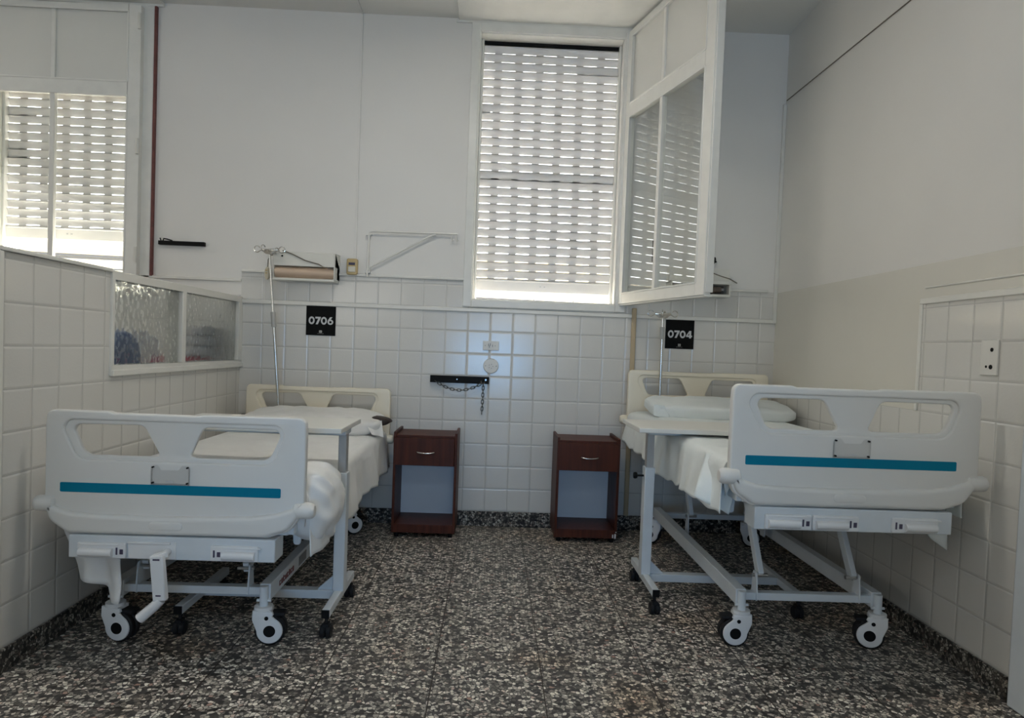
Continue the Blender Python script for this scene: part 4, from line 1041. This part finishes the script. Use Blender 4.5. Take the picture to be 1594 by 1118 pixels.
MB().lathe([(0.0, 0.006), (0.026, 0.004), (0.028, 0.0), (0.020, -0.006), (0.008, -0.009), (0.006, -0.020), (0.0, -0.022)], (0, 0, 0), 'Y', 20, xf=xk).build('disc', 'black', r)
r = thing('wall_plate', 'painted blank plate with two dark holes on right wall tiles', 'plate', (XR, -2.016, 1.24))
po = MB().box(XR-0.008, -2.062, 1.174, XR, -1.972, 1.310).build('plate', 'ivory2', r, bev=0.002)
q = MB()
for (y, z, a) in ((-2.032, 1.272, 0.008), (-2.030, 1.206, 0.009), (-2.006, 1.207, 0.005)): q.lathe([(0, -0.0095), (a, -0.0095), (a, -0.007)], (XR, y, z), 'X', 12)
q.build('hole', 'black', po)

# ------------------------------------------------------------------ next bay, behind the patterned glass
r = thing('armchair', 'red armchair blurred behind the patterned glass against back wall', 'chair', (-2.265, -0.35, 0))
ch = MB(); superell(ch, (-2.265, -0.20, 0.79), 0.19, 0.10, 0.295, 0.4, 0.4, 0.004, 1); ch.build('backrest', 'red', r)
ch = MB(); superell(ch, (-2.265, -0.42, 0.44), 0.19, 0.20, 0.09, 0.4, 0.4, 0.004, 2); ch.build('seat', 'red', r)
for (a, b) in ((-2.42, -0.57), (-2.11, -0.57), (-2.42, -0.25), (-2.11, -0.25)): MB().cyl((a, b, 0), (a, b, 0.40), 0.018, 12).build('leg', 'zinc', r)
for k, (nm, zz) in enumerate((('bottom', 1.118), ('middle', 1.182), ('top', 1.246))):
    bm_ = MB(); superell(bm_, (-2.20, -0.19, zz), 0.115, 0.10, 0.031, 0.4, 0.3, 0.004, 3+k)
    tag(bm_.build('folded_blanket', 'grey'), 'grey folded blanket, %s of the stack blurred behind the patterned glass' % nm, 'blanket', 'grey blankets behind the glass')
r = thing('armchair', 'blue armchair blurred behind the nearer pane of patterned glass', 'chair', (-2.6, -0.95, 0))
ch = MB(); superell(ch, (-2.36, -0.92, 0.86), 0.12, 0.25, 0.37, 0.4, 0.4, 0.004, 1); ch.build('backrest', 'blue', r)
ch = MB(); superell(ch, (-2.70, -0.95, 0.44), 0.30, 0.27, 0.09, 0.4, 0.4, 0.004, 2); ch.build('seat', 'blue', r)
for (a, b) in ((-2.92, -1.15), (-2.45, -1.15), (-2.92, -0.75), (-2.45, -0.75)): MB().cyl((a, b, 0), (a, b, 0.40), 0.018, 12).build('leg', 'zinc', r)

# ------------------------------------------------------------------ light
w = bpy.data.worlds.new('world'); SC.world = w; w.use_nodes = True
bg = w.node_tree.nodes['Background']; bg.inputs[0].default_value = (0.96, 0.98, 1.0, 1); bg.inputs[1].default_value = 8.0
sd = bpy.data.lights.new('sun', 'SUN'); sd.energy = 210; sd.angle = math.radians(2.0); sd.color = (1.0, 0.96, 0.90)
so_ = bpy.data.objects.new('sun', sd); COL.objects.link(so_)
so_.rotation_euler = Vector((-0.15, -0.5, -0.866)).to_track_quat('-Z', 'Y').to_euler()    # high sun outside, over the street
def area(name, loc, rot, sx, sy, power, col):
    d = bpy.data.lights.new(name, 'AREA'); d.shape = 'RECTANGLE'; d.size = sx; d.size_y = sy; d.energy = power; d.color = col
    o = bpy.data.objects.new(name, d); COL.objects.link(o); o.location = loc; o.rotation_euler = rot
    return o
# daylight from the windows across the ward and along its far side; low blue fill lamp added to tint the low surfaces
for (x0, x1, z0, z1) in RW:
    area('daylight', ((x0+x1)/2, YR+0.02, 2.15), (math.radians(96), 0, 0), x1-x0, 0.9, 21, (1.0, 0.95, 0.86))
area('daylight', (XF+0.05, -4.9, 2.05), (0, math.radians(-90), 0), 2.0, 3.6, 30, (1.0, 0.96, 0.89))
area('blue_fill', (-0.3, YR+0.02, 0.8), (math.radians(86), 0, 0), 1.3, 1.5, 84, (0.26, 0.57, 1.0))
# ceiling tubes over bay and aisle; far-left one added to brighten next bay
for x, y in ((-0.55, -1.9), (-5.25, -1.0)):
    area('ceiling_light', (x, y, ZC-0.10), (0, 0, 0), 1.25, 0.2, 17.5, (1.0, 0.955, 0.87))
for x in (-3.4, -0.9, 0.7):
    area('ceiling_light', (x, -5.4, ZC-0.08), (0, 0, 0), 1.2, 0.35, 7, (0.72, 0.88, 1.0))
SC.view_settings.view_transform = 'Standard'; SC.view_settings.look = 'None'
SC.view_settings.exposure = 0.0; SC.view_settings.gamma = 1.0; SC.view_settings.use_curve_mapping = False
cy = SC.cycles
cy.max_bounces = 10; cy.diffuse_bounces = 5; cy.glossy_bounces = 4; cy.transmission_bounces = 8
cy.caustics_reflective = False; cy.caustics_refractive = False
cy.sample_clamp_indirect = 6.0; cy.use_denoising = True
